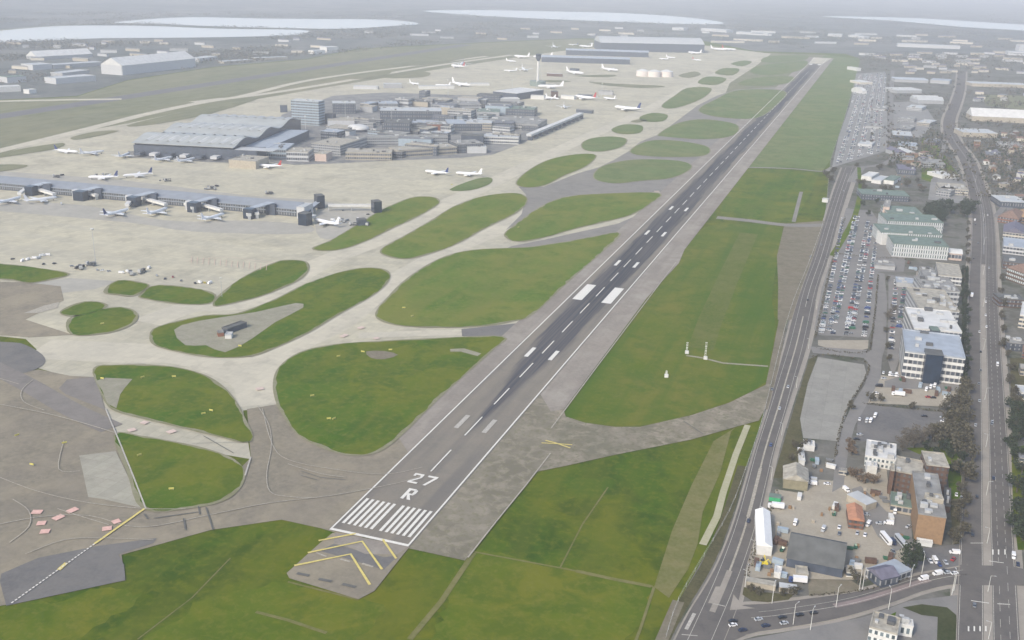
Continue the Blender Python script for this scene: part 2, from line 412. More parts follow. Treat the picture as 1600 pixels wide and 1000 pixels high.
sheet("paved_shoulder", [(25.2, -3), (58.5, -3), (59, 40), (61, 90), (62, 140), (50, 190), (25.2, 230)], Z4 + .03, mat_land("shoulder_worn", [(.225, .205, .16), (.165, .152, .115), (.29, .26, .205), (.16, .16, .085)], (.03, .1, .32), contrast=((.42, .58), (.48, .6), (.5, .66)), amt=(.85, .75, .6)))
sheet("runway", [(-RX - .6, -2), (RX + .6, -2), (RX + .6, 3880), (-RX - .6, 3880)], Z5, runway_mat(G_RUN))
sheet("runway", [(-24, 3560), (24, 3560), (40, 3880), (-30, 3880)], Z5 + .08, G_CONC2)
# blast area before the threshold
bl = W([(520, 834), (640, 856), (622, 878), (585, 925), (560, 938), (452, 905), (448, 897), (480, 868), (500, 850)])
sheet("blast_pad", bl, Z4 + .05, G_ASPH)
sheet("blast_pad", W([(524, 834), (640, 855), (620, 868), (570, 867), (550, 858), (522, 850)]), Z4 + .09, G_SHO)
sheet("blast_pad", W([(498, 862), (522, 851), (560, 862), (600, 872), (622, 870), (600, 892), (560, 880), (520, 868)]), Z4 + .07, G_ASPD)
ZP = 1.0
mk = []
mk.append(([(-RX, -1.0), (RX, -1.0)], 2.2))
mk.append(([(-RX + .5, 0), (-RX + .5, 3870)], 1.1)); mk.append(([(RX - .5, 0), (RX - .5, 3870)], 1.1))
for s in (-1, 1):
    for k in range(6):
        x = s * (2.9 + k * 3.55); mk.append(([(x, 7), (x, 38)], 1.85))
def poly_mark(lst, cx, y0, sx, sy):
    for path, wd in lst: mk.append(([(cx + px * sx, y0 + py * sy) for px, py in path], wd))
# centre line
for k in range(55):
    y = 84 + k * 57.0
    if y > 3800: break
    mk.append(([(0, y), (0, y + 33)], 1.0))
strips("runway_markings", mk, ZP, P_WHITE)
mk = []
def letter(verts_faces):
    mk2.extend(verts_faces)
mk2 = []     # quads of the designator, metres: runway seen from the approach
def q(*pts): mk2.append(pts)
DY, DX = 60.0, 1.0
def two(x, y, w_=5.2, h=11.5, t=1.5):
    q((x, y), (x + w_, y), (x + w_, y + t), (x, y + t))
    q((x, y + t), (x + 1.9, y + t), (x + w_, y + h * .62), (x + w_ - 1.9, y + h * .62))
    q((x + w_ - 1.7, y + h * .6), (x + w_, y + h * .6), (x + w_, y + h), (x + w_ - 1.7, y + h - t))
    q((x, y + h - t), (x + w_ - 1.7, y + h - t), (x + w_, y + h), (x, y + h))
    q((x, y + h * .72), (x + 1.6, y + h * .72), (x + 1.6, y + h - t), (x, y + h - t))
def seven(x, y, w_=5.2, h=11.5, t=1.7):
    q((x, y + h - t), (x + w_, y + h - t), (x + w_, y + h), (x, y + h))
    q((x + 1.2, y), (x + 3.1, y), (x + w_, y + h - t), (x + w_ - 2.0, y + h - t))
def arr(x, y, w_=5.4, h=12.0, t=1.6):
    q((x, y), (x + t, y), (x + t, y + h), (x, y + h))
    q((x + t, y + h - t), (x + w_ - 1.0, y + h - t), (x + w_ - 1.6, y + h), (x + t, y + h))
    q((x + w_ - t, y + h * .5), (x + w_, y + h * .58), (x + w_, y + h * .9), (x + w_ - 1.3, y + h - t * .3), (x + w_ - t, y + h - t))
    q((x + t, y + h * .42), (x + w_ - .8, y + h * .42), (x + w_ - .2, y + h * .55), (x + t, y + h * .55))
    q((x + 2.0, y + h * .42), (x + w_ - t - .2, y), (x + w_ + .2, y), (x + 3.8, y + h * .42))
two(-8.0, 65.5, 6.4, 13, 2.0); seven(1.2, 65.5, 6.6, 13, 2.2); arr(-3.2, 45.5, 6.6, 13.5, 2.1)
vs, fs = [], []
for p in mk2:
    b = len(vs); vs += [(a, b_, ZP + .04) for a, b_ in p]; fs.append(tuple(range(b, b + len(p))))
me = bpy.data.meshes.new("runway_number"); me.from_pydata(vs, [], fs); me.materials.append(P_WHITE)
o = bpy.data.objects.new("runway_number_markings", me); COL.objects.link(o); o["kind"] = 'structure'
# touchdown zone bars and aiming point
mk = []
for y, wd in ((150, 3.4), (300, 3.4), (600, 3.2), (750, 3.2), (900, 3.2)):
    for s in (-1, 1): mk.append(([(s * 10.3, y), (s * 10.3, y + 23)], wd))
strips("touchdown_markings", [m_ for m_ in mk if m_[0][0][1] > 200], ZP, P_WHITE)
strips("touchdown_markings", [m_ for m_ in mk if m_[0][0][1] < 200], ZP, P_WORN)
strips("aiming_point_markings", [([(s * 14.5, 466), (s * 14.5, 520)], 9.5) for s in (-1, 1)], ZP, P_WHITE)
strips("far_threshold_markings", [([(s * 15, 3500), (s * 15, 3545)], 12) for s in (-1, 1)], ZP + .1, P_WHITE)
# yellow chevrons
def L(*p): return W(p)
strips("chevron_markings", [(L((460, 886), (548, 868), (578, 916)), 1.5), (L((481, 866), (566, 848), (597, 892)), 1.4), (L((498, 847), (556, 836)), 1.3), (L((598, 845), (619, 875)), 1.3)], ZP, P_YEL)
strips("blast_pad_markings", [(L((532, 876), (547, 880)), 1.5), (L((566, 883), (583, 888)), 1.5), (L((494, 866), (510, 872)), 1.2)], ZP, P_FAINT)
strips("blast_pad_patches", [(L((464, 898), (483, 902)), 2.2), (L((498, 907), (518, 911)), 2.2), (L((535, 915), (556, 920)), 2.2)], ZP, P_CUT)
# yellow cross on the closed taxiway
strips("closed_cross_marking", [(L((852, 690), (868, 694), (891, 702)), 1.2), (L((846, 694), (868, 695), (894, 697)), 1.1)], ZP, P_YEL)

# grass islands --------------------------------------------------------
ISL = [
 [(150, 577), (180, 573), (240, 573), (290, 580), (330, 595), (358, 620), (378, 655), (389, 690), (340, 681), (290, 669), (230, 655), (185, 643), (170, 630), (160, 610)],
 [(183, 682), (215, 684), (260, 692), (310, 702), (350, 715), (370, 728), (378, 745), (368, 767), (345, 783), (300, 793), (228, 795), (205, 740)],
 [(431, 600), (440, 575), (470, 553), (520, 541), (600, 535), (700, 530), (785, 528), (770, 545), (740, 572), (700, 607), (660, 645), (630, 675), (600, 700), (575, 710), (540, 710), (500, 697), (470, 680), (450, 655), (436, 630)],
 [(590, 495), (605, 470), (640, 435), (690, 405), (740, 392), (820, 388), (880, 380), (930, 371), (968, 366), (930, 402), (880, 446), (830, 492), (800, 502), (760, 509), (690, 512), (620, 508)],
 [(790, 368), (810, 350), (850, 322), (890, 308), (960, 303), (1030, 303), (1015, 318), (990, 334), (960, 343), (900, 357), (850, 371), (810, 378)],
 [(598, 397), (604, 386), (637, 368), (675, 346), (712, 323), (755, 308), (795, 303), (815, 305), (822, 315), (805, 333), (760, 355), (715, 380), (670, 397), (630, 405)],
 [(490, 389), (520, 376), (560, 352), (600, 328), (640, 311), (665, 308), (682, 311), (684, 318), (672, 327), (645, 342), (612, 357), (575, 375), (540, 388), (512, 392)],
 [(336, 477), (350, 458), (390, 430), (430, 412), (448, 408), (475, 410), (480, 420), (470, 435), (440, 450), (400, 465), (350, 477)],
 [(220, 463), (250, 447), (328, 458), (325, 475), (270, 474), (235, 468)],
 [(165, 457), (185, 440), (223, 444), (229, 450), (208, 463), (185, 461)],
 [(-160, 408), (0, 414), (60, 421), (106, 429), (75, 438), (45, 442), (0, 436), (-160, 432)],
 [(98, 487), (133, 473), (165, 478), (145, 490), (112, 495)],
 [(110, 500), (140, 490), (180, 482), (205, 486), (212, 498), (198, 511), (165, 521), (115, 523)],
 [(238, 527), (250, 512), (320, 495), (370, 492), (430, 470), (480, 445), (540, 425), (580, 420), (604, 425), (604, 440), (580, 462), (530, 490), (480, 520), (430, 543), (390, 557), (330, 558), (280, 550), (245, 540)],
 [(808, 285), (830, 265), (860, 250), (900, 242), (930, 243), (915, 260), (880, 275), (850, 290), (820, 293)],
 [(930, 280), (935, 265), (960, 255), (1000, 250), (1060, 252), (1080, 262), (1050, 278), (1000, 283), (960, 287)],
 [(910, 225), (925, 217), (955, 214), (978, 218), (970, 230), (940, 237), (915, 235)],
 [(985, 238), (1010, 222), (1050, 220), (1100, 228), (1108, 238), (1090, 245), (1020, 245)],
 [(1030, 210), (1060, 193), (1100, 187), (1150, 195), (1145, 212), (1100, 218), (1040, 214)],
 [(1035, 165), (1055, 150), (1075, 138), (1110, 138), (1100, 152), (1070, 165), (1045, 170)],
 [(1092, 172), (1120, 155), (1150, 142), (1200, 140), (1228, 145), (1212, 165), (1180, 185), (1120, 183)],
]
G_RIM = mat_land("worn_edge", [(.25, .24, .16), (.20, .19, .12), (.30, .285, .22), (.17, .18, .07)], (.02, .08, .4), amt=(.8, .6, .5))
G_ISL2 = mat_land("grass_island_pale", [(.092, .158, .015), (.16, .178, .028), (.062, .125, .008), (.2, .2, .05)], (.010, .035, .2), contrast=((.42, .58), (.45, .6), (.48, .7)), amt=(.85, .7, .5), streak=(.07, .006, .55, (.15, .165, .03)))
G_MID = mat_land("grass_hazed", [(.12, .175, .055), (.165, .185, .07), (.09, .14, .04), (.2, .2, .1)], (.01, .035, .2), contrast=((.42, .58), (.45, .6), (.48, .7)), amt=(.85, .7, .5))  # paler grass for the distance, extra haze put into its colour
for ip, p in enumerate(ISL):
    lp = smooth_loop(W(p), 4); strips("island_edge", [(lp + [lp[0]], 4.5)], Z6 - .04, G_RIM)
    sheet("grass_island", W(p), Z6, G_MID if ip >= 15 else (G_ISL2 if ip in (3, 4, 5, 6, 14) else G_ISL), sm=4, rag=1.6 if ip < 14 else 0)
DULLI = [
 [(702, 297), (745, 280), (768, 279), (765, 288), (735, 298)],
 [(955, 203), (975, 195), (1003, 197), (1000, 208), (970, 210)],
 [(1000, 183), (1020, 177), (1043, 180), (1035, 190), (1005, 190)],
 [(1090, 130), (1105, 120), (1135, 123), (1120, 133)], [(1152, 132), (1180, 122), (1238, 120), (1232, 130), (1190, 135)],
 [(1117, 115), (1130, 107), (1155, 108), (1145, 118)], [(1172, 113), (1186, 103), (1230, 98), (1262, 96), (1248, 111), (1200, 118)],
 [(1142, 100), (1160, 95), (1175, 97), (1160, 104)], [(1190, 97), (1202, 88), (1258, 87), (1260, 92), (1230, 97)],
 [(0, 241), (40, 232), (98, 224), (88, 233), (0, 247), (-60, 256)], [(112, 215), (150, 206), (186, 205), (150, 214), (118, 219)],
 [(197, 197), (260, 181), (330, 166), (410, 152), (330, 178), (240, 195)], [(-60, 266), (0, 258), (43, 259), (20, 266), (-60, 276)],
 [(545, 124), (580, 114), (612, 113), (590, 121)], [(600, 122), (640, 112), (672, 114), (660, 121)], [(640, 104), (700, 94), (760, 84), (700, 97)],
 [(920, 128), (960, 131), (1040, 135), (1000, 138), (940, 133)], [(850, 126), (880, 126), (892, 128), (860, 129)], [(985, 190), (1000, 187), (1012, 189), (995, 192)],
 [(895, 119), (960, 117), (950, 121)], [(1060, 118), (1085, 112), (1095, 117), (1075, 122)],
]
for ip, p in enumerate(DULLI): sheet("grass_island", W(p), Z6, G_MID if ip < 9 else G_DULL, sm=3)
# darker service ground between the old terminals; the second sheet is painted shade
G_LAND = mat_land("landside_ground_and_shade", [(.20, .205, .205), (.15, .155, .16), (.27, .265, .25), (.34, .33, .3)], (.008, .03, .12), contrast=((.4, .6), (.46, .6), (.5, .7)), amt=(.8, .8, .7))
sheet("landside_ground_and_shade", W([(405, 252), (440, 180), (520, 150), (600, 145), (760, 150), (820, 165), (850, 190), (822, 222), (770, 242), (720, 247), (600, 252), (520, 256), (460, 258)]), Z2 + .2, G_LAND)
sheet("landside_ground_and_shade", W([(200, 236), (402, 250), (410, 256), (330, 254), (200, 246)]), Z2 + .22, G_LAND)  # dark sheet paints the shade under the wave roofed terminal
# bare patches in the islands
G_BARE = mat_land("gravel_patch", [(.30, .28, .225), (.25, .235, .19), (.35, .33, .27), (.22, .23, .14)], (.05, .12, .5), amt=(.8, .6, .5))
sheet("gravel_patch", W([(272, 517), (310, 503), (400, 489), (462, 475), (474, 482), (430, 505), (395, 530), (352, 552), (322, 541), (290, 541)]), Z6 + .08, G_BARE, sm=2)
sheet("gravel_patch", W([(150, 597), (165, 592), (207, 594), (195, 608), (188, 618), (182, 640), (168, 632), (160, 612)]), Z6 + .08, G_BARE)
sheet("gravel_patch", W([(572, 551), (600, 550), (622, 556), (600, 563), (580, 561)]), Z6 + .08, G_DIRT, sm=2)
sheet("concrete_path", W([(703, 547), (725, 546), (752, 554), (746, 558), (720, 551), (704, 551)]), Z6 + .08, G_BARE)

# dry strips, tracks and worn edges on the right-hand grass -------------
sheet("airfield_grass", W([(1150, 262), (1175, 215), (1215, 165), (1262, 105), (1290, 86), (1345, 92), (1335, 130), (1318, 190), (1298, 250), (1285, 268), (1240, 262)]), Z2, G_MID)
sheet("airfield_grass", W([(1125, 325), (1140, 297), (1165, 263), (1280, 270), (1268, 300), (1240, 348), (1160, 346), (1130, 345)]), Z2, G_ISL)
sheet("airfield_grass", W([(882, 640), (900, 600), (980, 490), (1050, 410), (1100, 356), (1150, 350), (1222, 356), (1212, 420), (1206, 470), (1212, 510), (1203, 560), (1200, 595), (1140, 628), (1080, 648), (1020, 664), (960, 666), (910, 660), (885, 650)]), Z2, mat_land("grass_right", [(.085, .128, .004), (.15, .15, .02), (.05, .108, .003), (.18, .178, .035)], (.012, .05, .35), contrast=((.36, .6), (.42, .62), (.5, .75)), amt=(.85, .6, .45), streak=(.06, .003, .75, (.05, .112, .004))), sm=2)
strips("dry_grass_strip", [(W([(1170, 365), (1140, 430), (1110, 500), (1095, 545)]), 22)], Z2 + .05, mat_land("grass_pale", [(.085, .12, .012), (.125, .14, .03), (.06, .105, .008), (.15, .155, .04)], (.03, .08, .4)))
sheet("dry_grass_strip", W([(1150, 668), (1115, 690), (1080, 760), (1050, 830), (1022, 918), (1045, 935), (1075, 890), (1090, 850), (1098, 800), (1125, 740), (1142, 675)]), Z2 + .06, G_DRY)
strips("concrete_path", [(W([(1168, 665), (1150, 710), (1130, 770), (1120, 808), (1098, 852)]), 4.2)], Z2 + .14, mat_land("pale_path", [(.36, .35, .22), (.42, .4, .28), (.3, .3, .16), (.45, .43, .32)], (.05, .15, .6)))
sheet("dirt_track", W([(1226, 350), (1290, 345), (1275, 390), (1252, 450), (1240, 500), (1215, 500), (1216, 450), (1214, 400)]), Z2 + .04, G_DIRT)
strips("dirt_track", [(W([(1225, 490), (1212, 560), (1204, 600), (1196, 640)]), 7), (W([(1060, 940), (1030, 1010)]), 6)], Z2 + .03, G_DIRT)
strips("dirt_track", [(road_pts([(1120, 340), (1170, 345), (1230, 352), (1290, 352)]), 16), (road_pts([(1120, 262), (1180, 262), (1240, 264), (1285, 268), (1300, 262)]), 9),
                      (road_pts([(1100, 250), (1120, 262), (1160, 262)]), 16), (W([(1252, 300), (1240, 347)]), 5)], Z2 + .05, lk)
strips("dirt_track", [(W([(1098, 560), (1130, 568), (1200, 573)]), 3.0), (W([(1143, 630), (1130, 668)]), 1.6), (W([(1098, 560), (1072, 556)]), 3)], Z2 + .14, G_BARE)
strips("grass_seam", [(W([(700, 858), (735, 862), (880, 889), (1020, 917)]), 1.2), (W([(900, 893), (960, 906), (1017, 917)]), 2.6), (W([(875, 888), (910, 820), (950, 762)]), .9),
                      (W([(740, 865), (720, 895), (690, 940), (640, 1000)]), 3.0), (W([(400, 957), (450, 970), (510, 990)]), 2.0), (W([(360, 873), (300, 935), (215, 1000)]), .8),
                      (W([(560, 938), (450, 910)]), 1.2), (W([(1022, 918), (1000, 985), (990, 1010)]), 1.4)], Z2 + .1, G_DRY)
# concrete edge strips of the runway shoulders
strips("shoulder_edge", [([(51, 175), (50, 300), (49, 500), (48.5, 640)], .9), ([(59.0, 0), (59.8, 40), (61.6, 90), (62.4, 138)], .9)], Z5 + .2, P_FAINT)
strips("shoulder_edge", [(W([(165, 640), (190, 700), (210, 750), (228, 797)]), .9), (W([(392, 716), (383, 745)]), 1.0)], Z6 + .12, P_WORN)

# taxi guide lines ------------------------------------------------------
strips("taxiway_markings", [
    (road_pts([(402, 635), (420, 665), (424, 700), (417, 740), (422, 770), (450, 778), (490, 780)]), .55),
    (road_pts([(410, 640), (425, 695), (450, 720), (520, 735), (600, 743), (660, 732)]), .55),
    (road_pts([(-40, 830), (60, 810), (140, 808), (220, 826), (330, 806), (420, 788), (520, 776), (620, 757), (660, 745)]), .6),
    (road_pts([(0, 748), (60, 770), (140, 788), (230, 797), (290, 797)]), .6),
    (road_pts([(20, 782), (45, 800), (45, 825), (15, 850)]), .6),
    (road_pts([(90, 797), (130, 810), (170, 822)]), .6), (road_pts([(40, 868), (100, 846), (160, 843), (240, 846)]), .5),
    (road_pts([(-20, 630), (60, 645), (120, 660), (180, 678)]), .8), (road_pts([(52, 595), (34, 612), (38, 630), (70, 643)]), .6),
    (road_pts([(100, 690), (92, 735), (125, 738)]), .5), (road_pts([(450, 727), (500, 742), (540, 748)]), .6), (road_pts([(-10, 590), (30, 602)]), .6)], ZP, P_FAINT)
strips("hold_line_marking", [(W([(226, 797), (148, 852)]), 1.5), (W([(104, 882), (92, 893)]), 2.2)], ZP + .04, P_YEL)
dash = []
pa, pb = at(148, 852), at(16, 947)
for k in range(26):
    a = pa.lerp(pb, k / 26); b = pa.lerp(pb, (k + .6) / 26); dash.append(([tuple(a[:2]), tuple(b[:2])], .8))
strips("boundary_line_marking", dash, ZP, P_WHITE)
rects = [((50, 802), (66, 802)), ((58, 820), (72, 819)), ((63, 833), (78, 832)), ((84, 814), (99, 807)), ((105, 803), (121, 796)), ((160, 829), (175, 827)), ((176, 819), (188, 815))]
strips("pink_surface_markings", [(W(r), 4.6) for r in rects], ZP - .02, P_PINK)
strips("pink_surface_markings", [(W(r), 5.0) for r in [((200, 675), (212, 672)), ((222, 664), (230, 660)), ((262, 678), (274, 674)), ((533, 528), (542, 524)), ((560, 515), (568, 512)), ((584, 531), (592, 529)), ((400, 610), (412, 608)), ((1022, 300), (1030, 300))]], ZP - .02, mat_plain("faded_pink_paint", (.58, .46, .40), .8, noise=.12, scale=.4))
strips("saw_cut_marks", [(W([(240, 812), (310, 802)]), .7), (W([(322, 795), (333, 830)]), .8), (W([(287, 812), (290, 830)]), .9), (W([(225, 805), (231, 813)]), .9), (W([(310, 793), (312, 806)]), .7),
                         (W([(318, 683), (365, 710)]), .6), (W([(300, 695), (392, 692)]), .35), (W([(470, 738), (500, 748), (540, 752)]), .5), (W([(470, 745), (495, 752)]), .5), (W([(1068, 660), (1098, 680)]), .7)], ZP + .02, P_CUT)
P_RED = mat_plain("pale_red_lines", (.55, .40, .33), .8, noise=.1, scale=.4)
strips("stand_markings", [(W([(300 + k * 9, 402 + k * .9), (299 + k * 9, 412 + k * .9)]), .5) for k in range(14)] + [(W([(290, 410), (330, 404), (360, 403), (430, 412)]), .5)], ZP, P_RED)
G_BAND = mat_land("apron_stains", [(.36, .35, .31), (.40, .385, .34), (.31, .30, .27), (.42, .4, .35)], (.02, .06, .3), joints=(7.6, .3))
sheet("apron", smooth_loop(W([(-50, 315), (120, 320), (260, 345), (380, 345), (480, 352), (470, 366), (300, 362), (200, 348), (-50, 325)]), 4), Z2 + .1, G_BAND)
sheet("apron", smooth_loop(W([(-60, 266), (60, 272), (200, 283), (380, 305), (480, 312), (520, 318), (500, 325), (380, 320), (0, 285)]), 4), Z2 + .1, G_BAND)
sheet("apron", smooth_loop(W([(500, 330), (560, 325), (600, 338), (560, 365), (500, 372)]), 4), Z2 + .1, G_BAND)
sheet("apron", W([(-60, 442), (60, 442), (110, 435), (185, 440), (150, 452), (100, 458), (60, 470), (-60, 470)]), Z2 + .12, G_BAND)
sheet("apron", W([(70, 478), (92, 473), (90, 482), (60, 490), (38, 490)]), Z4, P_FAINT)

# reservoirs -------------------------------------------------------------
WAT = bpy.data.materials.new("water"); WAT.use_nodes = True
b = WAT.node_tree.nodes["Principled BSDF"]; b.inputs["Base Color"].default_value = (.70, .70, .66, 1); b.inputs["Roughness"].default_value = .25; b.inputs["Specular IOR Level"].default_value = .6  # pale base colour stands in for bright sky reflected on the water
nz = WAT.node_tree.nodes.new("ShaderNodeTexNoise"); nz.inputs["Scale"].default_value = .05
bp = WAT.node_tree.nodes.new("ShaderNodeBump"); bp.inputs["Strength"].default_value = .15; bp.inputs["Distance"].default_value = 1
WAT.node_tree.links.new(nz.outputs[0], bp.inputs["Height"]); WAT.node_tree.links.new(bp.outputs[0], b.inputs["Normal"])
for p in ([(-80, 54), (0, 47), (60, 42), (140, 40), (240, 41), (340, 45), (470, 47), (478, 52), (440, 56), (300, 59), (160, 60), (60, 64), (-80, 68)],
          [(178, 36), (220, 31), (300, 27), (400, 29), (500, 30), (600, 31), (657, 37), (610, 41), (540, 45), (440, 44), (330, 41), (240, 37)],
          [(660, 17), (760, 16), (860, 18), (980, 21), (1080, 28), (1132, 36), (1090, 38), (960, 34), (860, 30), (740, 24)],
          [(1282, 26), (1340, 26), (1440, 29), (1540, 35), (1620, 40), (1700, 46), (1700, 56), (1600, 48), (1500, 42), (1400, 33)]):
    sheet("water", W(p), .8, WAT, sm=3)
# embankments
strips("reservoir_bank", [(road_pts([(-80, 56), (60, 42.5), (178, 37.5), (300, 42.5), (440, 45.5), (560, 46)]), 22)], 1.4, G_DULL)

# ================================================================== KIT OF THINGS
WALLS = {
 'white': mat_plain("white_cladding", (.62, .62, .60), .6, noise=.1), 'cream': mat_plain("cream_render", (.55, .51, .43), .8, noise=.1),
 'grey': mat_plain("grey_cladding", (.36, .37, .38), .6, noise=.1), 'lgrey': mat_plain("light_grey_cladding", (.5, .51, .52), .6, noise=.08),
 'dark': mat_plain("dark_glazing", (.02, .032, .055), .25, noise=.3, scale=.15, spec=.5), 'slate': mat_plain("slate_grey_panels", (.07, .085, .115), .5, noise=.2, scale=.2),
 'brick': mat_plain("brown_brick", (.12, .075, .055), .9, noise=.22, scale=.6), 'red': mat_plain("red_brick", (.24, .11, .07), .9, noise=.2, scale=.6),
 'buff': mat_plain("buff_brick", (.27, .175, .10), .9, noise=.14, scale=.5), 'blue': mat_plain("pale_blue_panels", (.33, .40, .46), .4, noise=.12, scale=.3),
 'tan': mat_plain("tan_concrete", (.40, .36, .29), .9, noise=.14), 'green': mat_plain("green_steel", (.05, .36, .16), .5, noise=.12),
 'pink': mat_plain("pinkish_stone", (.50, .40, .35), .8, noise=.1), 'olive': mat_plain("olive_roofing", (.24, .22, .15), .9, noise=.16),
}
ROOFS = {
 'bright': mat_plain("bright_white_roof", (.82, .82, .8), .6, noise=.04),
 'felt': mat_plain("grey_roof_felt", (.25, .25, .24), .9, noise=.3, scale=.12), 'dfelt': mat_plain("dark_roof_felt", (.115, .12, .118), .9, noise=.2, scale=.15),
 'metal': mat_plain("pale_metal_roof", (.46, .475, .475), .5, noise=.1, scale=.1), 'white': mat_plain("white_roof_sheet", (.60, .60, .58), .6, noise=.12, scale=.1),
 'tile': mat_plain("brown_roof_tiles", (.20, .135, .105), .9, noise=.22, scale=.5), 'slate': mat_plain("slate_roof", (.16, .17, .19), .8, noise=.2, scale=.4),
 'terra': mat_plain("terracotta_roof", (.42, .21, .13), .9, noise=.16, scale=.4), 'bluegrey': mat_plain("blue_grey_roof", (.34, .38, .43), .6, noise=.12, scale=.15),
 'gravel': mat_plain("gravel_roof", (.35, .33, .28), .95, noise=.28, scale=.3), 'green': mat_plain("green_grey_roof", (.15, .20, .17), .8, noise=.18, scale=.2),
 'purple': mat_plain("purple_slate_roof", (.15, .145, .19), .8, noise=.15, scale=.4), 'orange': mat_plain("ochre_roof", (.36, .235, .13), .9, noise=.14, scale=.4),
}
def mat_band(name, frame, glass, bay, share=.72):
    """ribbon glazing: panes between upright frames, laid out along the wall in the building's own coordinates"""
    m = bpy.data.materials.new(name); m.use_nodes = True
    t = m.node_tree; b = t.nodes["Principled BSDF"]
    tc = t.nodes.new("ShaderNodeTexCoord")
    sn = t.nodes.new("ShaderNodeSeparateXYZ"); t.links.new(tc.outputs["Normal"], sn.inputs[0])
    so = t.nodes.new("ShaderNodeSeparateXYZ"); t.links.new(tc.outputs["Object"], so.inputs[0])
    def M(op, a=None, b_=None, va=None, vb=None):
        n = t.nodes.new("ShaderNodeMath"); n.operation = op
        if a is not None: t.links.new(a, n.inputs[0])
        elif va is not None: n.inputs[0].default_value = va
        if b_ is not None: t.links.new(b_, n.inputs[1])
        elif vb is not None: n.inputs[1].default_value = vb
        return n.outputs[0]
    side = M('GREATER_THAN', M('ABSOLUTE', sn.outputs[0]), vb=.5)
    mx = t.nodes.new("ShaderNodeMix"); mx.data_type = 'FLOAT'
    t.links.new(side, mx.inputs[0]); t.links.new(so.outputs[0], mx.inputs[2]); t.links.new(so.outputs[1], mx.inputs[3])
    fr = M('FRACT', M('DIVIDE', mx.outputs[0], vb=bay))
    isg = M('LESS_THAN', fr, vb=share)
    cell = M('FLOOR', M('DIVIDE', mx.outputs[0], vb=bay))
    wn = t.nodes.new("ShaderNodeTexWhiteNoise"); wn.noise_dimensions = '1D'; t.links.new(cell, wn.inputs["W"])
    g = t.nodes.new("ShaderNodeMix"); g.data_type = 'RGBA'; g.inputs[6].default_value = (*glass, 1); g.inputs[7].default_value = (*[min(1, c * 2.4 + .02) for c in glass], 1)
    t.links.new(wn.outputs["Value"], g.inputs[0])
    c = t.nodes.new("ShaderNodeMix"); c.data_type = 'RGBA'; c.inputs[6].default_value = (*frame, 1)
    t.links.new(isg, c.inputs[0]); t.links.new(g.outputs[2], c.inputs[7])
    t.links.new(c.outputs[2], b.inputs["Base Color"]); b.inputs["Roughness"].default_value = .35
    return m
GLASS = mat_plain("window_glass", (.03, .04, .055), .15, noise=.25, scale=.4, spec=.6)
GLASSB = mat_plain("grey_window_glass", (.09, .12, .14), .2, noise=.25, scale=.4, spec=.6)
BAND = mat_band("dark_ribbon_glazing", (.3, .3, .3), (.03, .038, .05), 3.6)
BANDW = mat_band("white_framed_glazing", (.66, .68, .66), (.06, .08, .09), 2.6, .55)
BANDB = mat_band("brick_framed_windows", (.12, .078, .058), (.04, .045, .05), 3.0, .45)
UNIT = mat_plain("roof_plant_metal", (.42, .43, .43), .6, noise=.15, scale=.5)
UNITD = mat_plain("dark_roof_plant", (.10, .105, .11), .7, noise=.2, scale=.5)
STEEL = mat_plain("galvanised_steel", (.45, .46, .46), .5, noise=.1, scale=.5)
POLEM = mat_plain("pale_pole_paint", (.62, .62, .58), .6, noise=.08)
RND = random.Random(11)

